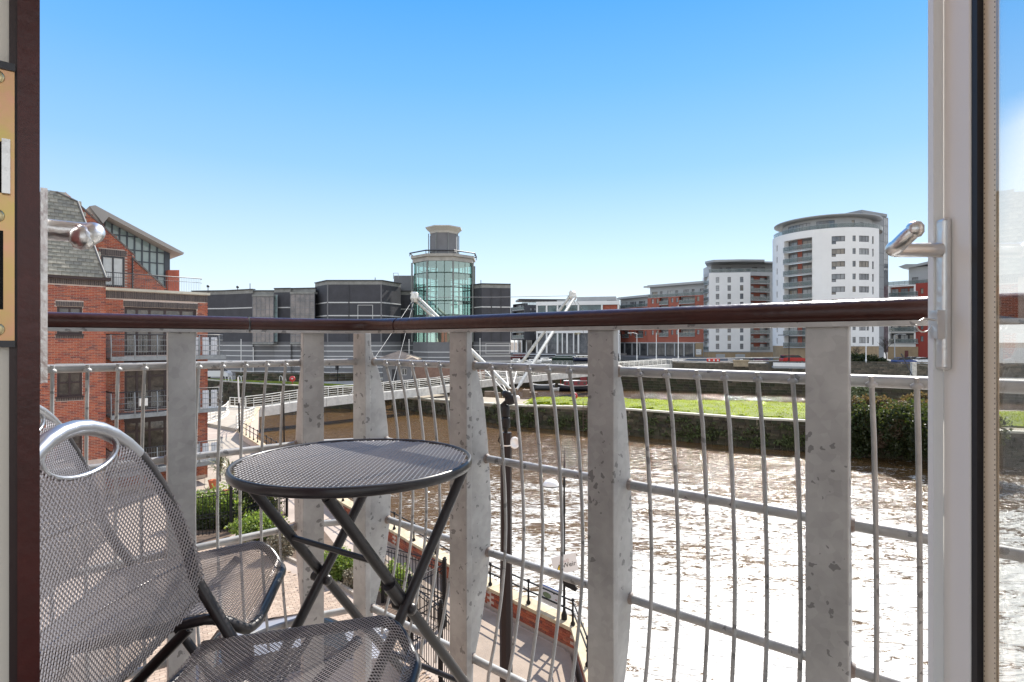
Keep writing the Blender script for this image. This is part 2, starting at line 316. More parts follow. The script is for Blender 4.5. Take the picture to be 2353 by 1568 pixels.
# water: brown river with weir foam; its white also paints in glint and sheen
def water_mat():
    m = bpy.data.materials.new('river_water'); m.use_nodes = True; n = m.node_tree.nodes; l = m.node_tree.links; b = n['Principled BSDF']
    def N(t, **k):
        x = n.new(t)
        for a, v in k.items():
            if a in x.inputs: x.inputs[a].default_value = v
            else: setattr(x, a, v)
        return x
    def MA(op, a, c=None, cl=False):
        x = n.new('ShaderNodeMath'); x.operation = op; x.use_clamp = cl
        for i, v in enumerate((a, c)):
            if v is None: continue
            if isinstance(v, (int, float)): x.inputs[i].default_value = v
            else: l.new(v, x.inputs[i])
        return x.outputs[0]
    t = n.new('ShaderNodeTexCoord'); P = t.outputs['Object']
    mp = N('ShaderNodeMapping'); mp.inputs['Rotation'].default_value = (0, 0, .5); mp.inputs['Scale'].default_value = (1, 2.4, 1); l.new(P, mp.inputs[0])
    wv = N('ShaderNodeTexNoise', Scale=.75, Detail=5, Roughness=.5, Distortion=1.6); l.new(mp.outputs[0], wv.inputs['Vector'])
    bp = N('ShaderNodeBump', Strength=1.0, Distance=.26); l.new(wv.outputs['Fac'], bp.inputs['Height']); l.new(bp.outputs[0], b.inputs['Normal'])
    # foam and painted glint: stronger close by and towards the right
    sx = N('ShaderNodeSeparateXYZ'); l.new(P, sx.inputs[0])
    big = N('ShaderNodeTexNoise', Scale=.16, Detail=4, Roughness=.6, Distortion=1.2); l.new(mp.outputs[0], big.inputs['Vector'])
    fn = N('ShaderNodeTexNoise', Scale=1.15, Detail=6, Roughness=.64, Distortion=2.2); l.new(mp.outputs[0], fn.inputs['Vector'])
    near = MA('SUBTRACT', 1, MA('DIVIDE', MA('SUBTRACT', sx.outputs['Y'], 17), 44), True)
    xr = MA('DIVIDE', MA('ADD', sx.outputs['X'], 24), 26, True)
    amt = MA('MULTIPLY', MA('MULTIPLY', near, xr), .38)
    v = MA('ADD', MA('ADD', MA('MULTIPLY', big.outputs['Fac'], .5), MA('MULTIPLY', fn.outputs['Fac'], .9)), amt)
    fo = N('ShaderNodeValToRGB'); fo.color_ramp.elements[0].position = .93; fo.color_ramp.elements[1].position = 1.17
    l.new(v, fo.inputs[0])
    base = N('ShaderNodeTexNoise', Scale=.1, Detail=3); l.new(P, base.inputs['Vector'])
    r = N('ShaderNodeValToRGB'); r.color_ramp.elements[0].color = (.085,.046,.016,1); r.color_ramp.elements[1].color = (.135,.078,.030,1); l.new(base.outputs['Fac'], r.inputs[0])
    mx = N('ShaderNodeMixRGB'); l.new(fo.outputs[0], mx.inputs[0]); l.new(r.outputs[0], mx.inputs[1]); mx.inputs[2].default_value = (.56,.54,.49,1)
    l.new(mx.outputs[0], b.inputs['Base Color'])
    rr = MA('ADD', MA('MULTIPLY', fo.outputs[0], .12), MA('ADD', MA('MULTIPLY', near, .09), .07)); l.new(rr, b.inputs['Roughness']); b.inputs['IOR'].default_value = 1.33
    return m
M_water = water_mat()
# ---------------------------------------------------------------- ground and river
def sheet(name, pts, m, z=None, **kw):
    mb = MB(); mb.add([(p[0], p[1], z if z is not None else p[2]) for p in pts], [tuple(range(len(pts)))]); return mb.build(name, m, kind='structure', **kw)
sheet('river_bed', [(-3000,-200), (3000,-200), (3000,4000), (-3000,4000)], mat('mud', (.1,.07,.045), .9, var=.3), -.6)
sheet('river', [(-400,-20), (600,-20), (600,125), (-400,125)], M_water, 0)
GZ = 2.0                                   # riverside ground level
M_ground = mat('paving_bed', (.36,.29,.24), .9, var=.2, vs=.7)
M_tarmac = mat('pink_tarmac', (.31,.245,.19), .9, var=.2, vs=1.2, bump=.5, bs=60)
WALL = [(-27,60), (-20.96,43.5), (-17.4,38.7), (-7.3,24.5), (-4.3,20.8), (-.57,16.0), (1.54,13.75), (1.62,12.0), (1.8,4), (2.0,-20)]
g = MB(); g.prism([(p[0]-.25, p[1]) for p in WALL][::-1]+[(-60,62), (-90,40), (-90,-20)], -.5, GZ); g.build('courtyard_ground', M_ground, kind='structure')
# clay paver bed of the courtyard, each paver a block
lay = [(.37,.28,.21), (.41,.31,.235), (.32,.235,.175), (.38,.285,.21), (.29,.22,.17)]
M_paver = mat('clay_paver', (.42,.32,.25), .85, var=.15, vs=3, cols=lay)
yard = link('courtyard_paving', bpy.data.meshes.new('courtyard_paving'), kind='structure')
def inpoly(x, y, P):
    c = False; j = len(P)-1
    for i in range(len(P)):
        if (P[i][1] > y) != (P[j][1] > y) and x < (P[j][0]-P[i][0])*(y-P[i][1])/(P[j][1]-P[i][1])+P[i][0]: c = not c
        j = i
    return c
def gp2(x, y): p = GP(x, y, GZ); return (p[0], p[1])
PAV = [gp2(230,1700), gp2(250,1400), gp2(440,1262), gp2(560,1240), gp2(640,1300), gp2(720,1345), gp2(860,1420), gp2(960,1520), gp2(1010,1600), gp2(1010,1750)]
ca, sa = math.cos(.55), math.sin(.55); sp = []
for i in range(-150, 60):
    for j in range(0, 260):
        a, b = i*.205+(.1025 if j % 2 else 0), j*.105; x, y = a*ca-b*sa, a*sa+b*ca
        if y < 9 or not inpoly(x, y, PAV): continue
        sp.append((Matrix.Translation((x, y, GZ+.012+random.uniform(-.002,.002))) @ Matrix.Rotation(.55, 4, 'Z'), (.197,.097,.03)))
pieces(yard, 'paver', sp, None, M_paver, lambda t: -((CX+F*t.x/t.y > 280)*(CX+F*t.x/t.y < 640)*(1e3-t.y)))
sheet('riverside_path', [(.9,2), (1.45,12.0), (1.38,13.6), (-.75,15.8), (-4.4,20.5), (-5.6,19.2), (-1.6,14.6), (-1.2,12), (-1.2,2)], M_tarmac, GZ+.006)
sheet('pale_path', [gp2(478,1010), gp2(556,1000), gp2(600,1060), gp2(560,1110), gp2(540,1165), gp2(470,1120)], mat('cream_paving', (.36,.31,.25), .85, var=.15, vs=1), GZ+.02)
# brick parapet with stone coping and iron rail along the river path
par = thing('river_wall', 'low red brick parapet with cream stone coping along the river path', 'wall', loc=(1.54,13.75,GZ))
cb = MB(); bsp = []; csp = []
for a, b in zip(WALL[:-1], WALL[1:]):
    A, B = Vector(a), Vector(b); L = (B-A).length; e = (B-A)/L; n = Vector((e.y, -e.x))
    f = Fr.__new__(Fr); f.O = A; f.e = e; f.n = -n; f.L = L           # n faces the path side
    if (f.n.dot(Vector((-1, -.2)))) < 0: f.n = n
    cb.fbox(f, 0, L, -.5, GZ+.45, -.22, .0)
    if B.y < 3: continue
    k = int(L/.9); 
    for i in range(max(1, k)):
        u0, u1 = L*i/max(1, k), L*(i+1)/max(1, k)
        csp.append((f.M((u0+u1)/2, GZ+.5+random.uniform(-.004,.004), -.11), (u1-u0-.012,.44,.09)))
    for r_ in range(6 if A.y < 30 else 0):
        for i in range(int(L/.235)):
            u = i*.235+(.117 if r_ % 2 else 0)+.1
            if u < L-.1: bsp.append((f.M(u, GZ+.04+r_*.075, .008), (.222,.02,.063)))
cb.build('core', M_mortar, par)
NR = lambda t: t.x*t.x+t.y*t.y+(400 if t.y < 11.5 else 0)
pieces(par, 'brick', bsp, None, M_brick, NR); pieces(par, 'coping_stone', csp, None, M_cope, NR)
# red brick river face seen far left
fb = MB(); A, B = Vector(WALL[0]), Vector(WALL[3])
ff = Fr.__new__(Fr); ff.O = Vector(WALL[1]); ff.e = (Vector(WALL[2])-ff.O).normalized(); ff.n = Vector((ff.e.y, -ff.e.x)); ff.L = (Vector(WALL[2])-ff.O).length
def railing(name, label, pts, h, z, m, sp=1.66, rails=(.98, .58), r=.022, group=None, ball=True, cat='railing'):
    t = thing(name, label, cat, group, loc=(pts[0][0], pts[0][1], z)); first = None; me = None
    for a, b in zip(pts[:-1], pts[1:]):
        A, B = Vector(a), Vector(b); L = (B-A).length; k = max(1, round(L/sp))
        for i in range(k+(b == pts[-1])):
            p = A+(B-A)*i/k
            if me is None:
                q = MB()
                if ball: q.lathe([(.055,0), (.06,.05), (.03,.1), (.026,h*.5), (.045,h*.55), (.024,h*.6), (.022,h*.93), (.05,h), (.035,h*1.07), (.0,h*1.1)], (0,0,0), 8)
                else: q.box((0,0,h/2), (.07,.07,h))
                o = q.build('stanchion', m, t); me = o.data
            else: o = link('stanchion', me, t)
            o.matrix_basis = Matrix.Translation((p.x, p.y, z))
    for fr_ in rails:
        q = MB(); q.tube([(p[0], p[1], z+h*fr_) for p in pts], r, 6); q.build('rail', m, t)
    return t
CO = GZ+.545
mid = [(p[0]-.05, p[1]+.1) for p in WALL]
railing('river_railing', 'black iron two bar railing with ball stanchions on the river wall coping', [mid[3], mid[4], mid[5], mid[6], (mid[7][0]+.05, mid[7][1]), (mid[8][0]+.05, mid[8][1])], .6, CO, M_black)
railing('quay_railing', 'black iron railing on the brick quay beside the white footbridge ramps', [(-22.4,46.5), mid[1], mid[2], mid[3]], .8, CO, M_black, sp=1.3)
# ---------------------------------------------------------------- grass island in the river
FT = [(-17,80,1.6), (-7.9,71.8,1.9), (.5,62.7,2.3), (7.9,59.4,2.55), (11.6,56.8,2.6), (21.5,50,2.6), (25.2,48.6,2.6), (33,44.5,2.6), (70,30,2.6)]
BK = [(70,50,2.6), (27.3,63.6,2.6), (13.8,67,2.5), (1.3,70,2.3), (-6,78,1.9), (-14,86,1.6)]
ib = MB(); R_ = FT+BK; n_ = len(R_)
ib.add([(x, y, z-.02) for x, y, z in R_]+[(x, y, -.5) for x, y, z in R_], [tuple(range(n_))]+[(i, i+n_, (i+1) % n_+n_, (i+1) % n_) for i in range(n_)])
ib.build('island_ground', mat('island_stone', (.32,.27,.2), .9, var=.25, vs=.8), kind='structure')
# quay masonry: uneven stone blocks in courses
def masonry(par, name, pts, zb, m, cw=.75, ch=.34, cap=300, rough=.05, cop=None, n_side=1):
    sp = []; cs = []
    for a, b in zip(pts[:-1], pts[1:]):
        A, B = Vector(a[:2]), Vector(b[:2]); L = (B-A).length; e = (B-A)/L; f = Fr.__new__(Fr); f.O = A; f.e = e; f.n = Vector((e.y, -e.x))*n_side; f.L = L
        zt = min(a[2], b[2]); rows = int((zt-zb)/ch)+1
        for r_ in range(rows):
            u = random.uniform(0, .3)
            while u < L:
                w_ = cw*random.uniform(.6, 1.3); w_ = min(w_, L-u+.1); h = ch*.94
                zc = zt-.06-ch*(r_+.5)
                if zc > zb-.2: sp.append((f.M(u+w_/2, zc, random.uniform(-rough, rough)) @ Matrix.Rotation(random.uniform(-.03,.03), 4, 'Y'), (w_-.03, .25, h)))
                u += w_
        if cop:
            k = max(1, int(L/1.2))
            for i in range(k):
                u0, u1 = L*i/k, L*(i+1)/k; zz = a[2]+(b[2]-a[2])*(i+.5)/k
                cs.append((f.M((u0+u1)/2, zz+.05, -.12), (u1-u0-.015, .55, .16)))
    pieces(par, name, sp, None, m, lambda t: t.length, cap)
    if cs: pieces(par, 'coping_stone', cs, None, cop, lambda t: t.length, cap)
iw = thing('island_wall', 'dark mossy stone quay wall with pale coping round the grass island', 'wall', loc=(7.9,59.4,0))
masonry(iw, 'stone', FT, -.3, M_moss, cw=.6, ch=.27, rough=.11, cop=M_copel, n_side=1)
# hanging weed on that wall
bl = []
for i in range(150):
    k = random.randrange(1, len(FT)-2); a, b = FT[k], FT[k+1]; t = random.random(); x, y = a[0]+(b[0]-a[0])*t, a[1]+(b[1]-a[1])*t
    e = Vector((b[0]-a[0], b[1]-a[1])).normalized(); bl.append((x+e.y*.1, y-e.x*.1, random.choice([.5,.7,1.0,1.4,1.9])+random.uniform(-.2,.2), random.uniform(.5,1.3), .28, random.uniform(.2,.55)))
foliage('hanging_weed', bl, 16000, .12, mat('weed', (.05,.07,.02), .8, cols=[(.04,.05,.015), (.08,.11,.03), (.05,.045,.02), (.11,.14,.04)]), kind='stuff')
# mown grass on the island, a rolling sheet with tufts
def turf(name, poly, seed, tz, size=.11, n=26000, mound=.35):
    xs = [p[0] for p in poly]; ys = [p[1] for p in poly]; r = np.random.default_rng(seed); mb = MB(); P = [(p[0], p[1], p[2]+.012) for p in poly]
    cx, cy = sum(xs)/len(xs), sum(ys)/len(ys)
    def hz(x, y):          # height over the rim, rising in from the edge
        dd = 9
        for a, b in zip(poly, poly[1:]+poly[:1]):
            ex, ey = b[0]-a[0], b[1]-a[1]; l2 = ex*ex+ey*ey; t = max(0, min(1, ((x-a[0])*ex+(y-a[1])*ey)/l2)); dd = min(dd, math.hypot(x-a[0]-t*ex, y-a[1]-t*ey))
        return mound*min(1, dd/2.2)+(.06*math.sin(x*1.7)*math.sin(y*1.3)+.05*math.sin(x*.6+y*.9)+random.uniform(-.03,.03))*min(1, dd)
    st = 1.0; pid = {}; V = []; Fq = []
    for i in range(int((max(xs)-min(xs))/st)+1):
        for j in range(int((max(ys)-min(ys))/st)+1):
            q = [(min(xs)+(i+a)*st, min(ys)+(j+b)*st) for a, b in ((0,0),(1,0),(1,1),(0,1))]
            if all(inpoly(x, y, poly) for x, y in q):
                f_ = []
                for x, y in q:
                    k = (round(x, 3), round(y, 3))
                    if k not in pid: pid[k] = len(V); V.append((x, y, tz+hz(x, y)+.02))
                    f_.append(pid[k])
                Fq.append(tuple(f_))
    mb.add(P, [tuple(range(len(P)))], r=.3); mb.add(V, Fq, sm=True, r=.5)
    pts = []
    while len(pts) < n:
        x, y = r.uniform(min(xs), max(xs)), r.uniform(min(ys), max(ys))
        if inpoly(x, y, poly): pts.append((x, y))
    for x, y in pts:
        z = tz+hz(x, y); a = r.uniform(0, 6.28); s_ = size*r.uniform(.5, 1.2)
        mb.add([(x-s_*.5*math.cos(a), y-s_*.5*math.sin(a), z), (x+s_*.5*math.cos(a), y+s_*.5*math.sin(a), z), (x+.3*s_*math.sin(a), y+.1*s_, z+s_*.9)], [(0,1,2)], r=float(r.random()))
    mb.build(name, M_grass, kind='stuff')
turf('island_grass', [(1.2,63.2,2.34), (7.9,60.1,2.58), (11.6,57.5,2.63), (21.5,50.7,2.63), (28,48.2,2.63), (36,47,2.63), (60,40,2.63), (60,49,2.63), (27.5,63.0,2.63), (13.8,66.4,2.55), (2.5,69.0,2.35)], 3, 2.58, n=24000)
# ---------------------------------------------------------------- north bank, dock, far quay
NB = [(-90,96,3.0), (XA(470,95),95,3.0), (XA(555,88),88,3.0), (XA(675,82.5),82.5,3.0), (XA(745,80),80,3.0), (XA(840,78),78,3.0), (XA(870,92),92,3.0), (XA(1040,97),97,3.0), (XA(1176,104),104,3.0), (XA(1180,112),112,3.0)]
nb = MB(); R_ = NB+[(XA(1180,250),250,3.0), (-300,250,3.0), (-300,100,3.0)]; n_ = len(R_)
nb.add([(x, y, z) for x, y, z in R_]+[(x, y, -.5) for x, y, z in R_], [tuple(range(n_))]+[(i, i+n_, (i+1) % n_+n_, (i+1) % n_) for i in range(n_)])
nb.build('museum_quay_ground', mat('quay_paving', (.33,.31,.27), .9, var=.2, vs=.4), kind='structure')
nw = thing('lock_wall', 'dark brown stone lock wall below the grass in front of the grey museum', 'wall', loc=(NB[3][0],NB[3][1],0))
masonry(nw, 'stone', NB[1:], -.3, M_moss, 1.1, .45, cop=M_copel)
turf('lockside_grass', [(p[0], p[1]+.7, 3.02) for p in NB[1:6]]+[(XA(840,82),82,3.02), (XA(700,88),88,3.02), (XA(560,93),93,3.02), (XA(478,98),98,3.02)], 5, 3.02, n=5000, mound=.1)
UW = thing('lockside_upper_wall', 'long dark stone wall behind the lockside grass', 'wall', loc=(XA(600,92),94,3))
masonry(UW, 'stone', [(XA(540,95),95,4.2), (XA(700,90),90,4.2), (XA(870,94),94,4.2)], 3.0, M_moss, 1.1, .4, cop=M_stone)
railing('lockside_railing', 'grey post and rail fence along the museum quay edge', [(XA(640,97),97), (XA(735,94),94), (XA(860,96),96)], 1.1, 4.25, mat('rail_grey', (.2,.2,.19), .6), sp=1.9, rails=(1,.55), r=.03, ball=False)
QT = 2.95; STREET = 4.7
Q = [(XA(1186,118),118,QT), (XA(1300,114),114,QT), (XA(1430,111),111,QT), (XA(1735,101),101,QT), (XA(2000,96),96,QT), (XA(2500,84),84,QT)]
qb = MB(); R_ = Q+[(160,112,QT), (90,126,QT), (XA(1560,134),134,QT), (XA(1186,126),126,QT)]; n_ = len(R_)
qb.add([(x, y, z) for x, y, z in R_]+[(x, y, -.5) for x, y, z in R_], [tuple(range(n_))]+[(i, i+n_, (i+1) % n_+n_, (i+1) % n_) for i in range(n_)])
qb.build('far_quay_ground', mat('quay_concrete', (.3,.28,.24), .9, var=.25, vs=.5), kind='structure')
qw = thing('far_quay_wall', 'dark stained stone quay wall across the dock channel behind the red boat', 'wall', loc=(Q[2][0],Q[2][1],0))
masonry(qw, 'stone', Q, -.3, M_moss, 1.3, .5, cop=M_conc)
railing('far_quay_railing', 'low dark post and wire railing along the far quay edge', [(q[0], q[1]+1.5) for q in Q[1:5]], 1.0, QT, mat('rust_rail', (.08,.06,.05), .7), sp=3.2, rails=(1,.5), r=.035, ball=False)
# street level behind its stone parapet
ST = [(XA(1545,126),126), (XA(1650,121),121), (XA(1765,117),117), (XA(1950,112),112), (XA(2160,106),106), (XA(2600,96),96)]
sb = MB(); R_ = ST+[(400,90), (600,400), (XA(1400,400),400), (XA(1400,192),192), (XA(1430,180),180), (XA(1545,140),140)]
sb.prism(R_, -.5, STREET); sb.build('street_ground', mat('street_asphalt', (.1,.1,.1), .9, var=.2), kind='structure')
sw = thing('street_parapet_wall', 'long weathered stone retaining wall below the white round tower', 'wall', loc=(ST[1][0],ST[1][1],QT))
masonry(sw, 'stone', [(x, y, STREET+z_) for (x, y), z_ in zip(ST, (.15,.25,.5,.6,.7,.7))], QT, M_stone, 1.0, .36, cop=M_stone)
mb = MB()
for x in (1702, 1893):
    f = Fr(x-20, 119 if x < 1800 else 113.5, x+20, 118 if x < 1800 else 112.5)
    mb.fbox(f, f.u(x-17), f.u(x+17), QT+1.2, STREET+.75, -.2, .45); mb.fbox(f, f.u(x-19), f.u(x+19), STREET+.6, STREET+.85, -.2, .6)
mb.build('pier', mat('sandstone', (.3,.24,.16), .85, var=.25, vs=1.5), sw)
# dock basin behind the footbridge
mat('dock_water', (.06,.06,.05), .12, var=.2, bump=.6, bs=3)
dq = MB(); dq.prism([(XA(1170,190),190), (XA(1440,190),190), (XA(1440,260),260), (XA(1170,260),260)], 0, 5.3); dq.build('dock_quay_ground', mat('dock_quay', (.16,.15,.14), .85, var=.3, vs=1), kind='structure')
# ---------------------------------------------------------------- balcony: rail, posts, bars
def gal_mat():
    m = bpy.data.materials.new('galvanised_spangle'); m.use_nodes = True; n = m.node_tree.nodes; l = m.node_tree.links; b = n['Principled BSDF']
    t = n.new('ShaderNodeTexCoord'); v = n.new('ShaderNodeTexVoronoi'); v.inputs['Scale'].default_value = 55; l.new(t.outputs['Object'], v.inputs['Vector'])
    no = n.new('ShaderNodeTexNoise'); no.inputs['Scale'].default_value = 9; no.inputs['Detail'].default_value = 6; l.new(t.outputs['Object'], no.inputs['Vector'])
    mx = n.new('ShaderNodeMixRGB'); mx.inputs[0].default_value = .84; l.new(v.outputs['Color'], mx.inputs[1]); l.new(no.outputs['Fac'], mx.inputs[2])
    r = n.new('ShaderNodeValToRGB'); r.color_ramp.elements[0].position = .25; r.color_ramp.elements[0].color = (.25,.25,.245,1); r.color_ramp.elements[1].position = .75; r.color_ramp.elements[1].color = (.44,.44,.43,1)
    l.new(mx.outputs[0], r.inputs[0])
    # white-rust pits, sparse dark blotches
    nz = n.new('ShaderNodeTexNoise'); nz.inputs['Scale'].default_value = 60; l.new(t.outputs['Object'], nz.inputs['Vector'])
    v2 = n.new('ShaderNodeTexVoronoi'); v2.inputs['Scale'].default_value = 34; v2.inputs['Randomness'].default_value = 1
    ad = n.new('ShaderNodeVectorMath'); ad.operation = 'MULTIPLY_ADD'; l.new(nz.outputs['Color'], ad.inputs[0]); ad.inputs[1].default_value = (.03,.03,.03); l.new(t.outputs['Object'], ad.inputs[2]); l.new(ad.outputs[0], v2.inputs['Vector'])
    sp = n.new('ShaderNodeSeparateColor'); l.new(v2.outputs['Color'], sp.inputs[0])
    th = n.new('ShaderNodeMath'); th.operation = 'MULTIPLY'; th.inputs[1].default_value = .36; l.new(sp.outputs[0], th.inputs[0])
    lt = n.new('ShaderNodeMath'); lt.operation = 'LESS_THAN'; l.new(v2.outputs['Distance'], lt.inputs[0]); l.new(th.outputs[0], lt.inputs[1])
    lm = n.new('ShaderNodeTexNoise'); lm.inputs['Scale'].default_value = 3; l.new(t.outputs['Object'], lm.inputs['Vector'])
    gt = n.new('ShaderNodeMath'); gt.operation = 'GREATER_THAN'; gt.inputs[1].default_value = .46; l.new(lm.outputs['Fac'], gt.inputs[0])
    ml = n.new('ShaderNodeMath'); ml.operation = 'MULTIPLY'; l.new(lt.outputs[0], ml.inputs[0]); l.new(gt.outputs[0], ml.inputs[1])
    m7 = n.new('ShaderNodeMath'); m7.operation = 'MULTIPLY'; m7.inputs[1].default_value = .8; l.new(ml.outputs[0], m7.inputs[0])
    m2 = n.new('ShaderNodeMixRGB'); l.new(m7.outputs[0], m2.inputs[0]); l.new(r.outputs[0], m2.inputs[1]); m2.inputs[2].default_value = (.13,.13,.13,1)
    l.new(m2.outputs[0], b.inputs['Base Color']); b.inputs['Metallic'].default_value = .2; b.inputs['Roughness'].default_value = .5
    bp = n.new('ShaderNodeBump'); bp.inputs['Strength'].default_value = .25; bp.inputs['Distance'].default_value = .003; l.new(no.outputs['Fac'], bp.inputs['Height']); l.new(bp.outputs[0], b.inputs['Normal'])
    return m
M_post = gal_mat()
M_wood = mat('varnished_dark_wood', (.030,.010,.008), .3, var=.5, vs=6, bump=.12, bs=45, col2=(.055,.018,.014), spec=.35, coat=.12)
RZ = CZ+.058
rt = thing('balcony_railing', 'balcony railing of dark wooden handrail on galvanised steel posts and bowed bars', 'railing', loc=(-.1,1.8,CZ-1.1))
A1, A0 = Vector((-.744,2.12)), Vector((-1.334,1.618))
B0, B1 = Vector((-.404,2.05)), Vector((.777,1.06))
class Ln(Fr):
    def __init__(s, a, b): s.O = Vector(a); e = Vector(b)-s.O; s.L = e.length; s.e = e/s.L; s.n = Vector((-s.e.y, s.e.x))
LL = Ln(A0, A1); LR = Ln(B0, B1)            # n points outwards
PROF = [(.03,.034), (-.03,.036), (-.066,.05), (-.12,.072), (-.2,.095), (-.34,.115), (-.48,.128), (-.6,.133), (-.72,.128), (-.85,.108), (-.97,.078), (-1.07,.045), (-1.3,.036), (-1.45,.034)]
def prof(z): 
    zs = [p[0] for p in PROF][::-1]; return float(np.interp(z, zs, [p[1] for p in PROF][::-1]))
LV = (-.082, -.40, -.72, -1.05)
def post(ln, u, nm='post'):
    mb = MB(); o = Vector(ln.p(.08, 0, 0))-Vector(ln.p(0, 0, 0))
    mb.extr([ln.p(u-.04, CZ+z, n) for z, n in ((.03,-.004), (.03,.022), (-1.45,.022), (-1.45,-.004))], o)
    ring = [ln.p(u-.025, CZ+z, n) for z, n in PROF]+[ln.p(u-.025, CZ-1.45, .0), ln.p(u-.025, CZ+.029, .0)]
    mb.extr(ring, o*.625); ob = mb.build(nm, M_post, rt)
    md = ob.modifiers.new('bevel', 'BEVEL'); md.width = .0025; md.segments = 2; md.limit_method = 'ANGLE'; return ob
uL = [LL.u(418), LL.u(720)]; uR = [LR.u(827), LR.u(1054), LR.u(1381), LR.u(1900)]; uR.append(uR[-1]+.54); uL.insert(0, uL[0]-.56)
for u in uL: post(LL, u)
for u in uR: post(LR, u)
def bay(ln, a, b, xs=()):
    for z in LV:
        mb = MB(); n = prof(z)-.012; n = max(n, .05) if z > -.2 else n
        mb.tube([ln.p(a, CZ+z, n), ln.p(b, CZ+z, n)], .0128, 12); r_o = mb.build('rail', M_post, rt)
        for uu, sg_ in ((a+.026, 1), (b-.026, -1)): mb = MB(); mb.tube([ln.p(uu-.003*sg_, CZ+z, n), ln.p(uu+.004*sg_, CZ+z, n), ln.p(uu+.009*sg_, CZ+z, n)], [.0175, .016, .0129], 10); mb.build('weld', mat('weld_rust', (.16,.11,.085), .7, var=.5, vs=60, col2=(.34,.32,.30)), r_o)
    lo = ln.off(.03)
    for x_ in xs:
        u = lo.u(x_) if x_ > 2 else a+.54*x_; mb = MB(); zz = [-.07-.045*j for j in range(24)]
        pts = [ln.p(u, CZ+z, prof(z)-.034+(.006 if abs(z+.082) < .03 else 0)) for z in zz]
        mb.tube(pts, .0052, 8); mb.lathe([(.0,-.01), (.011,-.007), (.011,.0), (.0,.008)], ln.p(u, CZ-.085, prof(-.085)-.03), 8); mb.build('baluster', M_post, rt)
uL_ = uL; 
bay(LL, uL[0], uL[1], (.12, .24, 120, 201, 271, 332)); bay(LL, uL[1], uL[2], (457, 511, 564, 613, 656))
for a, b, xs in zip(uR[:-1], uR[1:], ((888,916,947,978,1011), (1130,1172,1216,1261,1309), (1470,1533,1603,1666,1742,1822), (2003,2107,.48,.64,.80,.93))): bay(LR, a, b, xs)
for z in LV:                                 # short return between the corner posts
    mb = MB(); n = prof(z)-.012; mb.tube([LL.p(uL[2]+.0, CZ+z, n), LR.p(uR[0], CZ+z, n)], .0128, 12); mb.build('rail', M_post, rt)
def hrail(pts, nm='handrail'):
    mb = MB(); mb.tube([(p[0], p[1], RZ) for p in pts], .0255, 24); h = mb.build(nm, M_wood, rt)
    q = MB()
    for a, b in zip(pts[:-1], pts[1:]):
        A, B = Vector(a), Vector(b); e = (B-A).normalized(); n = Vector((-e.y, e.x)); 
        q.extr([(A.x+n.x*s, A.y+n.y*s, RZ+zz) for s, zz in ((-.021,-.019), (.021,-.019), (.021,-.029), (-.021,-.029))], (B.x-A.x, B.y-A.y, 0))
    q.build('rail_plate', M_post, h)
j1 = LL.u(570); e0 = LL.u(104)-.0
hrail([LL.p(e0, 0)[:2], LL.p(j1-.003, 0)[:2]])
jB = LR.u(916); cor = [Vector(LL.p(j1+.003, 0)[:2]), Vector(LL.p(LL.L-.06, 0)[:2])]
P0, P1, P2 = Vector(LL.p(LL.L-.06, 0)[:2]), Vector((-.60,2.205)), Vector(LR.p(jB-.08, 0)[:2])
for i in range(1, 8): t = i/8; cor.append(P0*(1-t)**2+P1*2*t*(1-t)+P2*t*t)
cor += [P2, Vector(LR.p(jB-.004, 0)[:2])]
hrail([tuple(p) for p in cor]); hrail([LR.p(jB+.002, 0)[:2], LR.p(LR.L+.9, 0)[:2]])
mb = MB(); mb.lathe([(.0,0), (.033,0), (.033,.014), (.024,.018), (0,.018)], LL.p(e0-.012, RZ, 0), 20, M=Vector((LL.e.x, LL.e.y, 0)).to_track_quat('Z', 'Y').to_matrix()); mb.build('end_bracket', mat('chrome', (.75,.75,.74), .12, 1), rt)
FZ = CZ-1.02
fl = MB(); fl.prism([(-1.5,-.6), (1.9,-.6), (1.2,.45), (.7,.9), (.2,1.28), (-.35,1.66), (-.8,1.70), (-1.35,1.35)], FZ-.14, FZ); fl.build('balcony_floor', mat('balcony_deck', (.42,.38,.33), .8, var=.15, vs=4), kind='structure')
# ---------------------------------------------------------------- glazed doors either side
M_cream = mat('cream_paint', (.74,.70,.62), .5); M_dwood = mat('maroon_door_paint', (.060,.010,.008), .35, var=.35, vs=12, bump=.05, bs=90)
M_brass = mat('zinc_plated_brass', (.50,.40,.13), .3, .9, var=.3, vs=26, col2=(.62,.32,.22)); M_chr = mat('satin_chrome', (.72,.71,.69), .32, .95, bump=.1, bs=60)
ld = thing('balcony_door', 'dark maroon door leaf on the left with brass lock plate and chrome lever', 'door', loc=(-.459,.55,FZ))
dl = Fr.__new__(Fr); dl.O = Vector((-.459,.55)); dl.e = Vector((-.76,-.65)).normalized(); dl.n = Vector((.65,-.76)).normalized(); dl.L = .05
Z0, Z1 = FZ+.02, FZ+2.1
mb = MB(); mb.fbox(dl, 0, .0165, Z0, Z1, -.62, 0); mb.build('outer_stile', M_dwood, ld)
mb = MB(); mb.fbox(dl, .0165, .0225, Z0, Z1, -.62, -.004); mb.build('rebate_lip', M_maroon, ld)
mb = MB(); mb.fbox(dl, .0225, .075, Z0, Z1, -.62, -.008); mb.build('door_edge', M_cream, ld)
def dz(y): return ZA(y, .545)
mb = MB(); zt, zb = dz(165), dz(790); mb.fbox(dl, .0185, .05, zb, zt, -.0075, -.001); lp = mb.build('lock_plate', M_brass, ld)
M_dark = mat('latch_hole', (.004,.004,.004), .9); M_steel = mat('steel_cap', (.05,.05,.055), .3, .5)
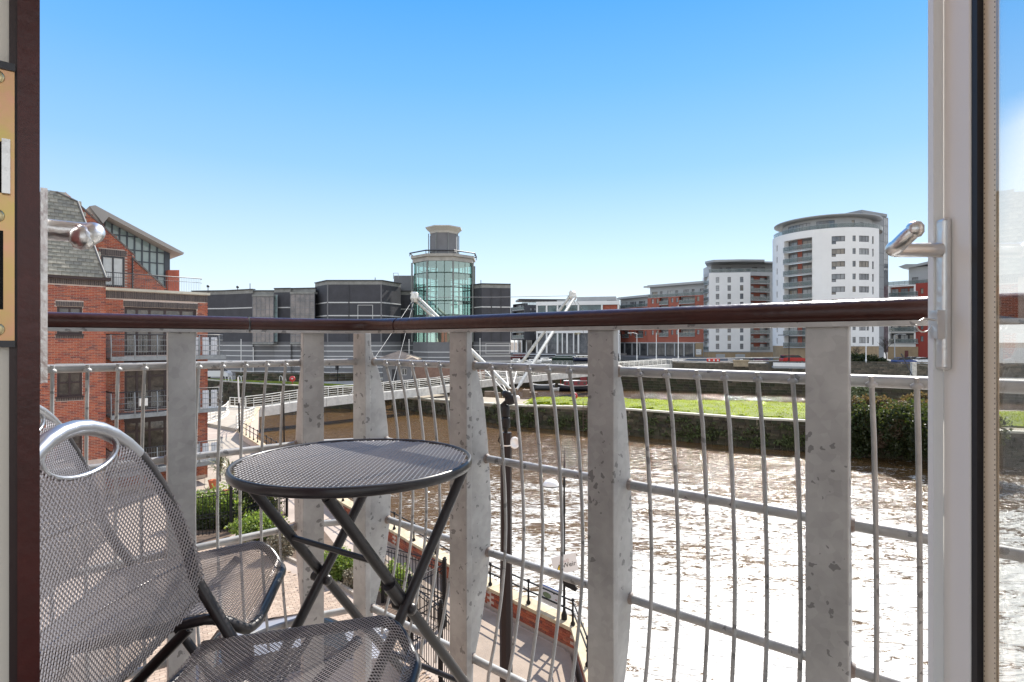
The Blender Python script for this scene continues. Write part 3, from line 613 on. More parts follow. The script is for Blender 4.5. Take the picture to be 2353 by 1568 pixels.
for ya, yb, ua, ub in ((335,450,.0275,.05), (535,712,.0265,.05)):
    mb = MB(); mb.fbox(dl, ua, ub, dz(yb), dz(ya), -.006, -.0004); mb.build('bolt_opening', M_dark, lp)
mb = MB(); mb.fbox(dl, .0215, .0275, dz(452), dz(330), -.004, .004); mb.build('strike_lip', M_chr, lp)
for ya, yb in ((155,172), (782,797)):
    mb = MB(); mb.fbox(dl, .0180, .05, dz(yb), dz(ya), -.007, .0008); mb.build('plate_end', M_steel, lp)
for y in (191, 312, 457, 502, 757):
    q = Vector((dl.n.x, dl.n.y, 0)).to_track_quat('Z', 'Y').to_matrix(); u_ = .0315 if y in (191, 502, 757) else .0375
    mb = MB(); mb.lathe([(.0062,0), (.0062,.0012), (.0045,.002), (0,.0022)], dl.p(u_, dz(y), -.0008), 16, M=q)
    sc_ = mb.build('screw', mat('screw_brass', (.7,.6,.35), .3, .9), lp)
    mb = MB(); mb.box(dl.p(u_, dz(y), .0014), (.0062,.0012,.0012), Matrix.Rotation(.75, 3, Vector((dl.n.x, dl.n.y, 0))) @ Matrix.Rotation(math.atan2(dl.e.y, dl.e.x), 3, 'Z')); mb.box(dl.p(u_, dz(y), .0014), (.0062,.0012,.0012), Matrix.Rotation(.75+1.57, 3, Vector((dl.n.x, dl.n.y, 0))) @ Matrix.Rotation(math.atan2(dl.e.y, dl.e.x), 3, 'Z')); mb.build('screw_slot', M_steel, sc_)
def lever(par, P, out, along, up, L, nm='handle', k_=1.0):
    """round-bar lever: neck out of the plate, then a bent grip"""
    P = Vector(P); o = Vector(out).normalized(); a = Vector(along).normalized(); z = Vector((0,0,1)); pts = [P]
    for t in (0, .5, 1): pts.append(P+o*(.012+.03*t)*k_)
    for i in range(1, 8): t = i/7*math.pi/2; pts.append(P+o*(.042*k_+.016*math.sin(t))+a*(.018*(1-math.cos(t)))+z*up*.15*(1-math.cos(t)))
    q = pts[-1]
    for i in range(1, 6): pts.append(q+a*L*i/5+z*up*(i/5)**1.3-o*.010*(i/5)**2)
    mb = MB(); mb.tube(pts, [.0115]*(len(pts)-1)+[.0102], 20); mb.lathe([(.0,-.0135), (.008,-.011), (.012,-.005), (.012,.0), (.012,.005), (.008,.011), (0,.0135)], pts[-1], 16)
    return mb.build(nm, M_chr, par)
dr = Vector((-dl.n.x, -dl.n.y, 0)); face = Vector((-dl.e.x, -dl.e.y, 0))
hp = Vector((-.459,.55,0))+dr*.10
mb = MB(); a = hp+face*.0015; z0, z1 = ZA(878, hp.y), ZA(437, hp.y)
mb.extr([(a.x-dr.x*.018, a.y-dr.y*.018, z0), (a.x+dr.x*.018, a.y+dr.y*.018, z0), (a.x+dr.x*.018, a.y+dr.y*.018, z1), (a.x-dr.x*.018, a.y-dr.y*.018, z1)], face*.006); hpl = mb.build('handle_plate', M_chr, ld)
lever(hpl, (hp.x, hp.y, ZA(524, hp.y)), face, dr*-1, -.008, .004, k_=.75)
# right door: pale leaf opened outwards, seen along its glass
rd = thing('glazed_door', 'white framed glazed door leaf on the right with chrome lever handle', 'door', loc=(.7,.9,FZ))
def bx(x0, x1, y0, y1, z0, z1, m, nm, p=rd):
    q = MB(); q.box(((x0+x1)/2, (y0+y1)/2, (z0+z1)/2), (x1-x0, y1-y0, z1-z0)); o = q.build(nm, m, p); return o
M_stile = mat('pale_grey_paint', (.8,.77,.74), .4)
s1 = bx(.70, .735, .8652, .92, Z0, Z1, M_stile, 'stile'); b_ = s1.modifiers.new('bevel', 'BEVEL'); b_.width = .003; b_.segments = 3
bx(.7025, .722, .8545, .8650, Z0, Z1, mat('rubber_gasket', (.008,.008,.012), .5), 'gasket')
sp_ = bx(.712, .7165, .832, .8543, Z0, Z1, mat('spacer_bar', (.8,.68,.52), .35, .1), 'spacer_bar')
mb = MB(); 
for i in range(150):
    z = CZ-.55+i*.0075
    for y in (.8525, .8340): mb.box((.7117, y, z), (.0005, .0008, .002))
mb.build('perforation', mat('perforation_dark', (.12,.08,.05), .8), sp_, kind='stuff')
bx(.683, .6995, .917, .929, Z0, Z1, mat('flare_strip', (.8,.8,.78), .3), 'flare_strip')  # pale strip added for the overexposed flare at the leaf edge
gm = bpy.data.materials.new('door_glass'); gm.use_nodes = True; n = gm.node_tree.nodes; l = gm.node_tree.links; n.clear()
o_ = n.new('ShaderNodeOutputMaterial'); tr = n.new('ShaderNodeBsdfTransparent'); tr.inputs[0].default_value = (.95,.96,.95,1); gl = n.new('ShaderNodeBsdfGlossy'); gl.inputs['Roughness'].default_value = .01
fz = n.new('ShaderNodeLayerWeight'); fz.inputs[0].default_value = .5; pw = n.new('ShaderNodeMath'); pw.operation = 'POWER'; pw.inputs[1].default_value = 4; l.new(fz.outputs['Facing'], pw.inputs[0]); ma = n.new('ShaderNodeMath'); ma.operation = 'MULTIPLY_ADD'; ma.inputs[1].default_value = .9; ma.inputs[2].default_value = .20; l.new(pw.outputs[0], ma.inputs[0]); m_ = n.new('ShaderNodeMixShader'); l.new(ma.outputs[0], m_.inputs[0]); l.new(tr.outputs[0], m_.inputs[1]); l.new(gl.outputs[0], m_.inputs[2]); l.new(m_.outputs[0], o_.inputs[0])
bx(.7117, .7157, .30, .8320, Z0+.06, Z1-.06, gm, 'glass_pane')
q = bx(.686, .7, .898, .921, ZA(850,.9), ZA(499,.9), M_chr, 'handle_plate'); bv = q.modifiers.new('bevel', 'BEVEL'); bv.width = .005; bv.segments = 3
lever(q, (.687,.908,ZA(574,.908)), (-1,0,0), (.12,-1,0), .022, .022, k_=1.6)
mb = MB(); mb.tube([(.686,.905,ZA(735,.9)), (.655,.9,ZA(732,.9)), (.648,.9,ZA(738,.9))], .0018, 6); mb.tube([(.655-.012*math.cos(t/3), .9, ZA(745,.9)-.012*math.sin(t/3)) for t in range(0, 10)], .0012, 6)
mb.box((.680,.905,ZA(745,.9)), (.012,.018,.045)); mb.build('thumb_turn', M_chr, q)
# ---------------------------------------------------------------- bistro set in expanded metal
M_mesh = mat('grey_coated_mesh', (.34,.315,.31), .38, .55); M_frame = mat('charcoal_tube', (.034,.031,.032), .36, .15, var=.15, vs=20, spec=.4, coat=.15)
M_tmesh = mat('table_mesh', (.30,.29,.29), .32, .7)
TC = Vector((-.386,1.396)); TZ = CZ-.290; RS = .948
tb = thing('bistro_table', 'round charcoal metal bistro table with mesh top and folding legs', 'table', loc=(TC.x,TC.y,FZ))
fn = lambda u, v: np.stack([TC.x+u*.88+v*.47, TC.y-u*.47+v*.88, np.full_like(u, TZ-.004, dtype=float)], 1)
lat_obj('mesh_top', lattice(fn, lambda u, v: u*u+v*v < .277**2, -.3, .3, -.3, .3, .0118, .024, .0036, .0014), M_tmesh, tb)
mb = MB(); pr = [(.291,-.002), (.295,.0015), (.299,.001), (.302,-.003), (.303,-.011), (.302,-.019), (.298,-.021), (.294,-.019), (.291,-.01)]
k = 96; vs = [(TC.x+RS*r*math.cos(2*math.pi*i/k), TC.y+RS*r*math.sin(2*math.pi*i/k), TZ+z) for r, z in pr for i in range(k)]; m_ = len(pr)
mb.add(vs, [(j*k+i, j*k+(i+1) % k, ((j+1) % m_)*k+(i+1) % k, ((j+1) % m_)*k+i) for j in range(m_) for i in range(k)], sm=True); mb.build('rim', M_frame, tb)
P1, P2 = Vector((-.5,1.468)), Vector((-.255,1.31)); E = Vector((.6,.8)); c_ = (P2-P1).normalized()
for P, s, o_ in ((P1,1,.0), (P1,-1,.02), (P2,1,.0), (P2,-1,.02)):
    a = P-E*.2*s+c_*o_; b = P+E*.30*s+c_*o_; mb = MB(); mb.tube([(a.x, a.y, TZ-.028), (b.x, b.y, FZ+.01)], .0125, 12); mb.lathe([(.016,0), (.016,.03), (.012,.032)], (b.x, b.y, FZ), 10); mb.build('leg', M_frame, tb)
for P in (P1, P2):
    mb = MB(); q = Vector((c_.x, c_.y, 0)).to_track_quat('Z', 'Y').to_matrix(); t = .4; mb.lathe([(.013,-.02), (.013,.036), (.008,.04), (0,.041)], (P.x+E.x*0, P.y, TZ-.028-.295+.0), 10, M=q); mb.build('pivot_bolt', M_frame, tb)
for s, f_ in ((-1, .24), (1, .82)):
    mb = MB(); za = TZ-.028+(FZ-TZ+.03)*f_; a = P1-E*.2+E*.5*f_; b = P2-E*.2+E*.5*f_
    mb.tube([(a.x, a.y, za), (b.x, b.y, za)], .007, 8); mb.build('stretcher', M_frame, tb)
a = P2-E*.2+E*.5*.36; mb = MB(); d_ = Vector((E.x*.5, E.y*.5, FZ-TZ+.03)).normalized(); p0 = Vector((a.x, a.y, TZ-.028+(FZ-TZ+.03)*.33))-Vector((c_.x, c_.y, 0))*.0+Vector((-.01,-.02,0))
mb.tube([p0, p0+d_*.055], .0155, 14, cap=True); mb.build('catch_sleeve', M_frame, tb)
for P in (P1, P2):
    mb = MB(); a, b = P-E*.21, P+E*.21; mb.tube([(a.x, a.y, TZ-.026), (b.x, b.y, TZ-.026)], .008, 8); mb.build('top_bar', M_frame, tb)
def chair():
    t = thing('folding_chair', '', 'chair', 'folding mesh chairs round the bistro table')
    HW = .2
    def outl():                              # seat outline, tapering to the front, rounded corners
        P = [(0,-HW), (.335,-HW)]
        for i in range(1, 9): a = -math.pi/2+math.pi/2*i/8; P.append((.335+.08*math.cos(a), -.12+.08*math.sin(a)))
        return P+[(x, -y) for x, y in P[::-1]]
    O = outl(); sz = lambda x, y: .447+.145*x-.012*(1-(y/HW)**2)-.05*np.clip((x-.33)/.07, 0, 1)**2
    def inside(x, y):
        c = np.zeros(x.shape, bool); j = len(O)-1
        for i in range(len(O)):
            xi, yi = O[i]; xj, yj = O[j]; cond = ((yi > y) != (yj > y)) & (x < (xj-xi)*(y-yi)/((yj-yi) or 1e-9)+xi); c ^= cond; j = i
        return c
    fn = lambda u, v: np.stack([v, u, sz(v, u)+.006], 1)
    lat_obj('seat', lattice(fn, lambda u, v: inside(v, u), -.2, .2, 0, .42, .0082, .0090, .0015, .0012), M_mesh, t)
    mb = MB(); Q = [O[0]]+[(O[0][0]+(O[1][0]-O[0][0])*i/4, O[0][1]) for i in range(1, 4)]+O[1:-1]+[(O[-1][0]+(O[-2][0]-O[-1][0])*i/4, O[-1][1]) for i in range(3, 0, -1)]+[O[-1]]
    mb.tube([(x, y, float(sz(x, y))-.006) for x, y in Q], .0105, 12); mb.build('seat_frame', M_frame, t)
    mb = MB(); mb.tube([(.01,-HW,.44), (.01,HW,.44)], .008, 8); mb.tube([(.2,-HW,.455), (.2,HW,.455)], .006, 8); mb.build('seat_bar', M_frame, t)
    bxf = lambda z, y=0: -.02-.22*(z-.57)*(z > .57)+.61*(.57-z)*(z <= .57)
    arch = []
    for i in range(25): a = math.pi*i/24; arch.append((-HW*math.cos(a), .57+.315*math.sin(a)))
    side = [(-HW,.01), (-HW,.2), (-HW,.4), (-HW,.5)]
    mb = MB(); pts = [(bxf(z), y*1.03, z) for y, z in side+arch+[(-y, z) for y, z in side[::-1]]]
    mb.tube(pts, .0108, 12); mb.build('back_frame', M_frame, t)
    mb = MB(); mb.tube([(bxf(z)-.001, y*1.03, z+.0005) for y, z in arch[7:18]], .0125, 14); mb.build('grip_tube', mat('silver_tube', (.4,.4,.41), .3, .8), t)  # top of the arch in a lighter silver than the frame
    bow = lambda y, z: bxf(z)*(z > .57)+(-.02)*(z <= .57)-.028*(1-(y/HW)**2)*np.clip((.9-z)/.25, 0, 1)
    fb = lambda u, v: np.stack([bow(u, v)+.0135*(1-np.clip((v-.83)/.05, 0, 1)), u, v], 1)
    hole = lambda u, v: ((u/.076)**2+((v-.846)/.034)**2 < 1)
    mk = lambda u, v: (v > .475+.05*(u/HW)**2) & (((u/(HW+.013))**2+(np.clip(v-.57, 0, 1)/.325)**2) < 1) & ~hole(u, v)
    lat_obj('backrest', lattice(fb, mk, -.215, .215, .45, .9, .0072, .0102, .0020, .0013), M_mesh, t)
    mb = MB(); mb.tube([(float(bow(.076*math.cos(a), .846+.034*math.sin(a)))+.008, .076*math.cos(a), .846+.034*math.sin(a)) for a in [2*math.pi*i/32 for i in range(33)]], .0045, 8, cap=False); mb.build('grip_edge', _m['silver_tube'], t)
    mb = MB(); mb.tube([(float(bow(y, .475+.05*(y/HW)**2)), y, .475+.05*(y/HW)**2) for y in [-.2+.4*i/16 for i in range(17)]], .003, 6); mb.build('lower_edge', M_frame, t)
    for z in (.60, .74):
        mb = MB(); mb.tube([(float(bow(y, z))-.004, y, z) for y in [-.19+.38*i/12 for i in range(13)] if (y/HW)**2+((z-.57)/.312)**2 < .97], .0028, 6); mb.build('back_rib', M_mesh, t)
    for s in (-1, 1):
        mb = MB(); mb.tube([(.30,s*.178,.465), (-.14,s*.178,.012)], .0105, 12); mb.lathe([(.014,0), (.014,.025), (.011,.03)], (-.14,s*.178,0), 10); mb.build('rear_leg', M_frame, t)
        mb = MB(); mb.extr([(.04,s*.184,.45), (.10,s*.184,.46), (.105,s*.184,.415), (.085,s*.184,.39), (.06,s*.184,.39), (.045,s*.184,.41)], (0,s*.004,0)); q = Matrix.Rotation(math.pi/2, 3, 'X'); br = mb.build('bracket', M_frame, t)
        mb = MB(); mb.lathe([(.009,-.004), (.009,.004), (.0,.006)] if s < 0 else [(.009,.004), (.009,-.004), (0,-.006)], (.075,s*.19,.415), 12, M=q); mb.build('bolt', M_chr, br)
        mb = MB(); mb.lathe([(.014,0), (.014,.025), (.012,.03)], (bxf(.0),s*HW*1.03,0), 10); mb.build('foot_cap', mat('rubber', (.01,.01,.01), .6), t)
    mb = MB(); mb.tube([(bxf(.12),-HW,.12), (bxf(.12),HW,.12)], .008, 8); mb.tube([(-.05,-.178,.11), (-.05,.178,.11)], .008, 8); mb.build('stretcher', M_frame, t)
    return t
c1 = chair(); c2 = copytree(c1)
c1.location = (-.585,.872,FZ); c1['label'] = 'nearest folding mesh chair with its backrest towards the left door'
c2.location = (-.955,1.205,FZ); c2.rotation_euler = (0,0,math.radians(12)); c2['label'] = 'farther folding mesh chair tucked behind the nearer one beside the table'

# ---------------------------------------------------------------- the flat the balcony belongs to
hb = thing('own_apartment_building', 'brick apartment building whose doorway frames the balcony', 'building', loc=(-.3,1.1,FZ))
fw = Fr.__new__(Fr); fw.O = Vector((-1.42,1.60)); fw.e = Vector((.89,-.455)).normalized(); fw.n = Vector((.455,.89)).normalized(); fw.L = 3
U = lambda x: (x+1.42)/fw.e.x
dh = (0.0, U(.80), FZ, FZ+2.14, .3); mb = MB(); wall_mb(mb, fw, -9, 12, 2.0, FZ+5.6, [dh], .3, .3); mb.build('outer_wall', mat('own_brick', (.34,.24,.19), .9, var=.25, vs=5), hb)
M_plas = mat('room_plaster', (.72,.70,.66), .9); mb = MB()
mb.add([fw.p(-2,FZ,-.3), fw.p(4,FZ,-.3), fw.p(4,FZ,-2.6), fw.p(-2,FZ,-2.6)], [(0,1,2,3)]); mb.build('room_floor', mat('pale_carpet', (.6,.56,.5), .95, var=.1, vs=30), hb)
mb = MB(); mb.add([fw.p(*p) for p in [(-2,FZ+2.4,-.3), (4,FZ+2.4,-.3), (4,FZ+2.4,-2.6), (-2,FZ+2.4,-2.6)]], [(0,1,2,3)]); mb.build('room_ceiling', M_plas, hb)
for u_ in (-2, -.5, 1, 2.5, 4): mb = MB(); mb.fbox(fw, u_-.03, u_+.03, FZ, FZ+2.4, -2.66, -2.6); mb.build('open_back_mullion', M_cream, hb)  # unseen window back, made up and left open to light the room
for u0_, u1_ in ((-2, dh[0]-.001), (dh[1]+.001, 4)): mb = MB(); mb.fbox(fw, u0_, u1_, FZ, FZ+2.4, -.34, -.302); mb.build('room_front_wall', M_plas, hb)
mb = MB(); mb.fbox(fw, -9, 12, FZ+5.6, FZ+5.9, -2.6, .4); mb.build('roof', M_slate, hb)
# ================================================================ red brick riverside apartments, left
ab = thing('brick_apartment_building', 'red brick apartment block with slate mansard roof and steel balconies, on the left', 'building', loc=(-20,28,GZ))
F1 = Fr(97, 25.0, 243, 26.6); F2 = Fr(243, 27.8, 477, 31.05)
EV = F1.z(170, 634)                        # eaves
ua = F1.u(40); ub = F1.u(243)
wins = [(F1.u(131), F1.u(189), F1.z(160, yb), F1.z(160, yt)) for yt, yb in ((704, 767), (847, 910), (990, 1053))]
mb = MB(); wall_mb(mb, F1, ua, ub, GZ, EV, wins, .12, 1.0); mb.fbox(F1, ub-.01, ub+.0, GZ, EV, -2, -.5)
mb.build('wall', M_mortar, ab)
# the near wing's side wall, turning back
fs = Fr.__new__(Fr); fs.O = Vector(F1.p(ub, 0)[:2]); fs.e = -F1.n; fs.n = F1.e; fs.L = 1.2
mb = MB(); wall_mb(mb, fs, 0, 1.6, GZ, EV, [], .1, .1); mb.build('side_wall', M_mortar, ab)
def bricks(fr, u0, u1, z0, z1, skip, out, solid=[]):
    r_ = 0; z = z0
    while z < z1-.05:
        u = u0+(0 if r_ % 2 else -.1125)
        while u < u1-.02:
            a, b = max(u, u0), min(u+.215, u1)
            cz = z+.0325; iv = [(a, b)]
            for s in skip:
                if s[2]-.03 < cz < s[3]+.03: iv = [q for (p0, p1) in iv for q in ((p0, min(p1, s[0]-.006)), (max(p0, s[1]+.006), p1)) if q[1]-q[0] > .035]
            for p0, p1 in iv:
                if p1-p0 > .035: out.append((fr.M((p0+p1)/2, cz, .006), (p1-p0-.004, .024, .060)))
            u += .225
        z += .075; r_ += 1
def soldiers(fr, u0, u1, z0, z1, out, n=.012):
    k = int((u1-u0)/.078)
    for i in range(k): out.append((fr.M(u0+(i+.5)*(u1-u0)/k, (z0+z1)/2, n), ((u1-u0)/k-.012, .02, z1-z0-.01)))
red = []; dark = []
sold = [(w_[0]-.05, w_[1]+.05, w_[3]+.01, w_[3]+.23) for w_ in wins]+[(w_[0]-.05, w_[1]+.05, w_[2]-.2, w_[2]-.07) for w_ in wins]+[(ua, ub, EV-.38, EV-.14)]
bricks(F1, F1.u(88), ub, 4.0, EV, wins+sold, red)
for s_ in sold: soldiers(F1, max(s_[0], F1.u(88)), s_[1], s_[2], s_[3], dark)
for w_ in wins:
    window(ab, F1, *w_, M_maroon, M_glass_in, 2, 2, n=-.06, t=.09)
    mb = MB(); mb.fbox(F1, w_[0]-.06, w_[1]+.06, w_[2]-.07, w_[2], -.05, .07); mb.build('sill', M_maroon, ab)
mb = MB(); mb.fbox(F1, ua, ub+.18, EV-.13, EV+.02, -.3, .22); mb.build('eaves_board', M_maroon, ab)
# slates on the mansard slope
def slope_pt(x, y, O, nrm):
    d = Vector(((x-CX)/F, 1, -(y-CY)/F)); C = Vector((0, 0, CZ)); t = (Vector(O)-C).dot(nrm)/d.dot(nrm); return C+d*t
e3 = Vector((F1.e.x, F1.e.y, 0)); up3 = (Vector((-F1.n.x, -F1.n.y, 0))*.42+Vector((0, 0, 1))).normalized(); sn = e3.cross(up3)*-1
if sn.dot(Vector((F1.n.x, F1.n.y, 0))) < 0: sn = -sn
O3 = Vector(F1.p(0, EV+.02, .22))
def sl_uv(x, y): q = slope_pt(x, y, O3, sn)-O3; return q.dot(e3), q.dot(up3)
poly = [sl_uv(*p) for p in ((40,628), (97,630), (243,638), (178,463), (130,441), (40,437))]
mb = MB(); P_ = [O3+e3*u+up3*v-sn*.03 for u, v in poly]; mb.extr(P_, -sn*.25); mb.build('roof', M_slate, ab)
slt = []; Ms = Matrix(((e3.x, sn.x, up3.x, 0), (e3.y, sn.y, up3.y, 0), (e3.z, sn.z, up3.z, 0), (0, 0, 0, 1)))
v = -.02; r_ = 0; vmax = max(p[1] for p in poly); umin = min(p[0] for p in poly); umax = max(p[0] for p in poly)
while v < vmax:
    u = F1.u(80)+(.15 if r_ % 2 else 0)
    while u < umax:
        if inpoly(u+.13, v+.08, poly): slt.append((Matrix.Translation(O3+e3*(u+.15)+up3*(v+.1)+sn*random.uniform(.0,.008)) @ Ms @ Matrix.Rotation(.09, 4, 'X'), (.288, .026, .235)))
        u += .3
    v += .19; r_ += 1
pieces(ab, 'slate', slt, None, M_slate, lambda t: t.length, 300)
mb = MB(); hip = [O3+e3*u+up3*v+sn*.03 for u, v in poly[2:5]]; mb.tube(hip, .05, 6); mb.build('hip_flashing', mat('lead', (.12,.12,.12), .5), ab)
# recessed wing with French windows and balconies
PT = F2.z(360, 666); uc = F2.u(243)-.6; ud = F2.L
SL = [8.72, 5.92, 3.12]
op = []
uo0, uo1 = F2.u(286), F2.u(452)
for i, s_ in enumerate(SL):
    op.append((uo0, uo1, s_+.05, (s_+2.5 if i == 0 else s_+2.33), .25))
mb = MB(); wall_mb(mb, F2, uc, ud, GZ, PT, op, .25, 4.0); mb.build('wing_wall', M_mortar, ab)
fs2 = Fr.__new__(Fr); fs2.O = Vector(F2.p(ud, 0)[:2]); fs2.e = -F2.n; fs2.n = F2.e; fs2.L = 5
mb = MB(); wall_mb(mb, fs2, 0, 6, GZ, PT, [], .1, .1); mb.build('wing_side_wall', M_brick_far, ab)
sold2 = [(uc, ud, PT-.52, PT-.16)]+[(uo0-.05, uo1+.05, o[3]+.01, o[3]+.3) for o in op[:1]]
bricks(F2, F2.u(243)-.4, ud, GZ+.2, PT-.1, [o[:4] for o in op]+sold2, red)
for s_ in sold2: soldiers(F2, max(s_[0], F2.u(243)-.4), s_[1], s_[2], s_[3], dark)
mb = MB(); mb.fbox(F2, uc, ud+.1, PT-.13, PT, -.5, .12); mb.build('parapet_coping', M_copel, ab)
pieces(ab, 'brick', red, None, M_brick, lambda t: t.length+(60 if CX+F*t.x/t.y < 95 else 0), 290)
pieces(ab, 'soldier_brick', dark, None, M_dbrick, lambda t: t.length, 120)
for i, o in enumerate(op):
    us = [o[0]+(o[1]-o[0])*k for k in (.17,.34,.55,.78)]
    zs = [o[3]-.55] if i else [o[3]-.5]
    window(ab, F2, o[0], o[1], o[2], o[3], M_maroon, M_glass_in, xs=us, zs=zs, n=-.14, t=.13, name='french_window')
    if i: 
        mb = MB(); mb.fbox(F2, o[0]-.03, o[1]+.03, o[3]+.0, o[3]+.42, -.1, .02); mb.build('lintel_panel', M_maroon, ab)
M_deck = mat('balcony_steel', (.26,.28,.29), .5, .3, var=.2, vs=4)
cov = mat('white_privacy_screen', (.62,.64,.67), .5)
def steel_balcony(fr, u0, u1, z, n1, cover=None, nm='balcony'):
    mb = MB(); mb.fbox(fr, u0, u1, z-.12, z-.02, 0, n1); mb.fbox(fr, u0, u1, z-.18, z+.03, n1, n1+.05); b = mb.build(nm, M_deck, ab)
    corner = [(u0,0), (u0,n1), (u1-.35,n1), (u1,n1-.5), (u1,0)]
    for h, r in ((1.1,.028), (.83,.014), (.55,.014), (.27,.014)):
        mb = MB(); mb.tube([fr.p(u, z+h, n) for u, n in corner], r, 6, sm=True); mb.build('rail', M_dframe if r > .02 else M_deck, b)
    mb = MB()
    for (a, c) in zip(corner[:-1], corner[1:]):
        L = math.hypot(c[0]-a[0], c[1]-a[1]); k = max(1, int(L/.11))
        for i in range(k):
            t = i/k; u, n = a[0]+(c[0]-a[0])*t, a[1]+(c[1]-a[1])*t
            q = [fr.p(u, z+.0, n+.0), fr.p(u, z+.45, n+.06), fr.p(u, z+.8, n+.04), fr.p(u, z+1.08, n)]
            mb.tube(q, .006, 3, cap=False)
    mb.build('bars', M_deck, b, kind='stuff')
    k = int((u1-.35-u0)/.95)
    for i in range(k+1):
        u = u0+(u1-.35-u0)*i/k; mb = MB(); mb.extr([fr.p(u-.02, z-.15, n1+.05), fr.p(u-.02, z+.3, n1+.12), fr.p(u-.02, z+.7, n1+.1), fr.p(u-.02, z+1.08, n1+.03), fr.p(u-.02, z+1.08, n1-.0), fr.p(u-.02, z-.15, n1-.0)], Vector(fr.p(.04,0))-Vector(fr.p(0,0))); mb.build('post', M_deck, b)
    if cover:
        for i in range(cover):
            u = u1-.3-(i+1)*.42; mb = MB(); mb.extr([fr.p(u, z+.05, n1-.03), fr.p(u, z+.5, n1+.0), fr.p(u, z+.98, n1-.03), fr.p(u, z+.98, n1-.05), fr.p(u, z+.5, n1-.03), fr.p(u, z+.05, n1-.06)], Vector(fr.p(.3,0))-Vector(fr.p(0,0))); mb.build('privacy_screen', cov, b)
    return b
ue = F2.u(540)-.9
for s_, cv in zip(SL, (5, 5, 4)): steel_balcony(F2, F2.u(243)+.0, ue, s_, 1.25, cv)
fT = F2.off(-.0); mb = MB()
tt = PT; b = link('terrace_rail', None, ab)
for h in (.85, .6): 
    mb = MB(); mb.tube([F2.p(uc, tt+h*.9, -.12), F2.p(F2.u(465), tt+h*.9, -.12), F2.p(F2.u(470), tt+h*.9, -.6)], .025 if h > .8 else .012, 6); mb.build('rail', M_dframe, b)
mb = MB()
for i in range(60): u = uc+(F2.u(465)-uc)*i/60; mb.tube([F2.p(u, tt, -.12), F2.p(u, tt+.76, -.12)], .007, 3, cap=False)
mb.build('bars', M_deck, b, kind='stuff')
# top storey: brick gable behind the terrace and the glazed monopitch
F3 = F2.off(-1.6); F4 = F2.off(-2.6)
def q3(fr, pts): return [(fr.u(x), fr.z(x, y)) for x, y in pts]
def slab(fr, pts, th, m, nm, par, n=0):
    mb = MB(); mb.extr([fr.p(u, z, n) for u, z in pts], Vector((-fr.n.x*th, -fr.n.y*th, 0))); return mb.build(nm, m, par)
g1 = q3(F3, [(150,700), (150,440), (176,464), (308,584), (308,700)]); slab(F3, g1, .3, M_mortar, 'gable_wall', ab)
g2 = q3(F3, [(300,700), (300,588), (378,660), (378,700)]); slab(F3, [(u, z) for u, z in g2], .25, M_mortar, 'low_gable_wall', ab, -.05)
tr = []; dw = (F3.u(232), F3.u(286), F3.z(260,658), F3.z(260,588))
for pg, sk in ((g1, [dw, (dw[0], dw[1], dw[3], dw[3]+.35)]), (g2, [])):
    z = PT-.1; r_ = 0; u0, u1 = min(p[0] for p in pg), max(p[0] for p in pg); zm = max(p[1] for p in pg)
    while z < zm:
        u = u0+(0 if r_ % 2 else .11)
        while u < u1:
            if inpoly(u+.1, z+.03, pg) and not any(s[0]-.1 < u+.1 < s[1]+.1 and s[2] < z+.03 < s[3] for s in sk): tr.append((F3.M(u+.107, z+.03, .008-(.05 if pg is g2 else 0)), (.211,.024,.060)))
            u += .225
        z += .075; r_ += 1
pieces(ab, 'gable_brick', tr, None, M_brick, lambda t: t.length, 0)
so_ = []; soldiers(F3, dw[0]-.1, dw[1]+.1, dw[3]+.02, dw[3]+.33, so_); pieces(ab, 'soldier_brick', so_, None, M_dbrick, lambda t: t.length, 60)
window(ab, F3, *dw, M_dframe, mat('pale_curtain_glass', (.45,.47,.45), .1, spec=.8, var=.5, vs=1.5, col2=(.65,.68,.66)), 2, 1, n=.04, t=.09, name='french_window')
for pts, fr in (([(176,462), (309,583), (309,587), (176,467)], F3), ([(302,587), (379,658), (379,662), (302,592)], F3)):
    slab(fr, q3(fr, pts), .4, mat('dark_coping', (.14,.12,.11), .7), 'gable_coping', ab, .06)
mb = MB(); mb.tube([F3.p(F3.u(304), F3.z(304,592), .06), F3.p(F3.u(304), PT, .06)], .04, 6); mb.build('downpipe', M_dframe, ab)
gz = q3(F4, [(240,505), (378,577), (378,672), (366,672), (240,530)])
M_gl2 = mat('sky_glass', (.30,.40,.40), .06, spec=.8, var=.25, vs=.7)
slab(F4, gz, .05, M_gl2, 'glazing', ab)
mb = MB(); us = [F4.u(240+138*i/8) for i in range(9)]
def topz(u): (a, b), (c, d) = gz[0], gz[1]; return b+(d-b)*(u-a)/(c-a)
def botz(u): (a, b), (c, d) = gz[4], gz[3]; return b+(d-b)*(u-a)/(c-a)
for u in us: mb.fbox(F4, u-.035, u+.035, min(botz(u), topz(u)), topz(u), -.02, .06)
for y in (548, 578, 603, 633):
    z = F4.z(345, y); a = max(gz[0][0], gz[0][0]+(gz[0][1]-z)/max(.01, (gz[0][1]-gz[1][1]))*(gz[1][0]-gz[0][0]) if z > gz[1][1] else gz[0][0])
    lo = gz[0][0]+(gz[4][1]-z)/(gz[4][1]-gz[3][1])*(gz[3][0]-gz[4][0]); hi = gz[1][0] if z < gz[1][1] else gz[0][0]+(gz[0][1]-z)/(gz[0][1]-gz[1][1])*(gz[1][0]-gz[0][0])
    if hi > lo: mb.fbox(F4, lo, hi, z-.03, z+.03, -.02, .05)
mb.fbox(F4, us[-1], us[-1]+.25, PT-.2, topz(us[-1]), -.3, .08); mb.build('glazing_frame', mat('blue_grey_frame', (.05,.07,.09), .4), ab)
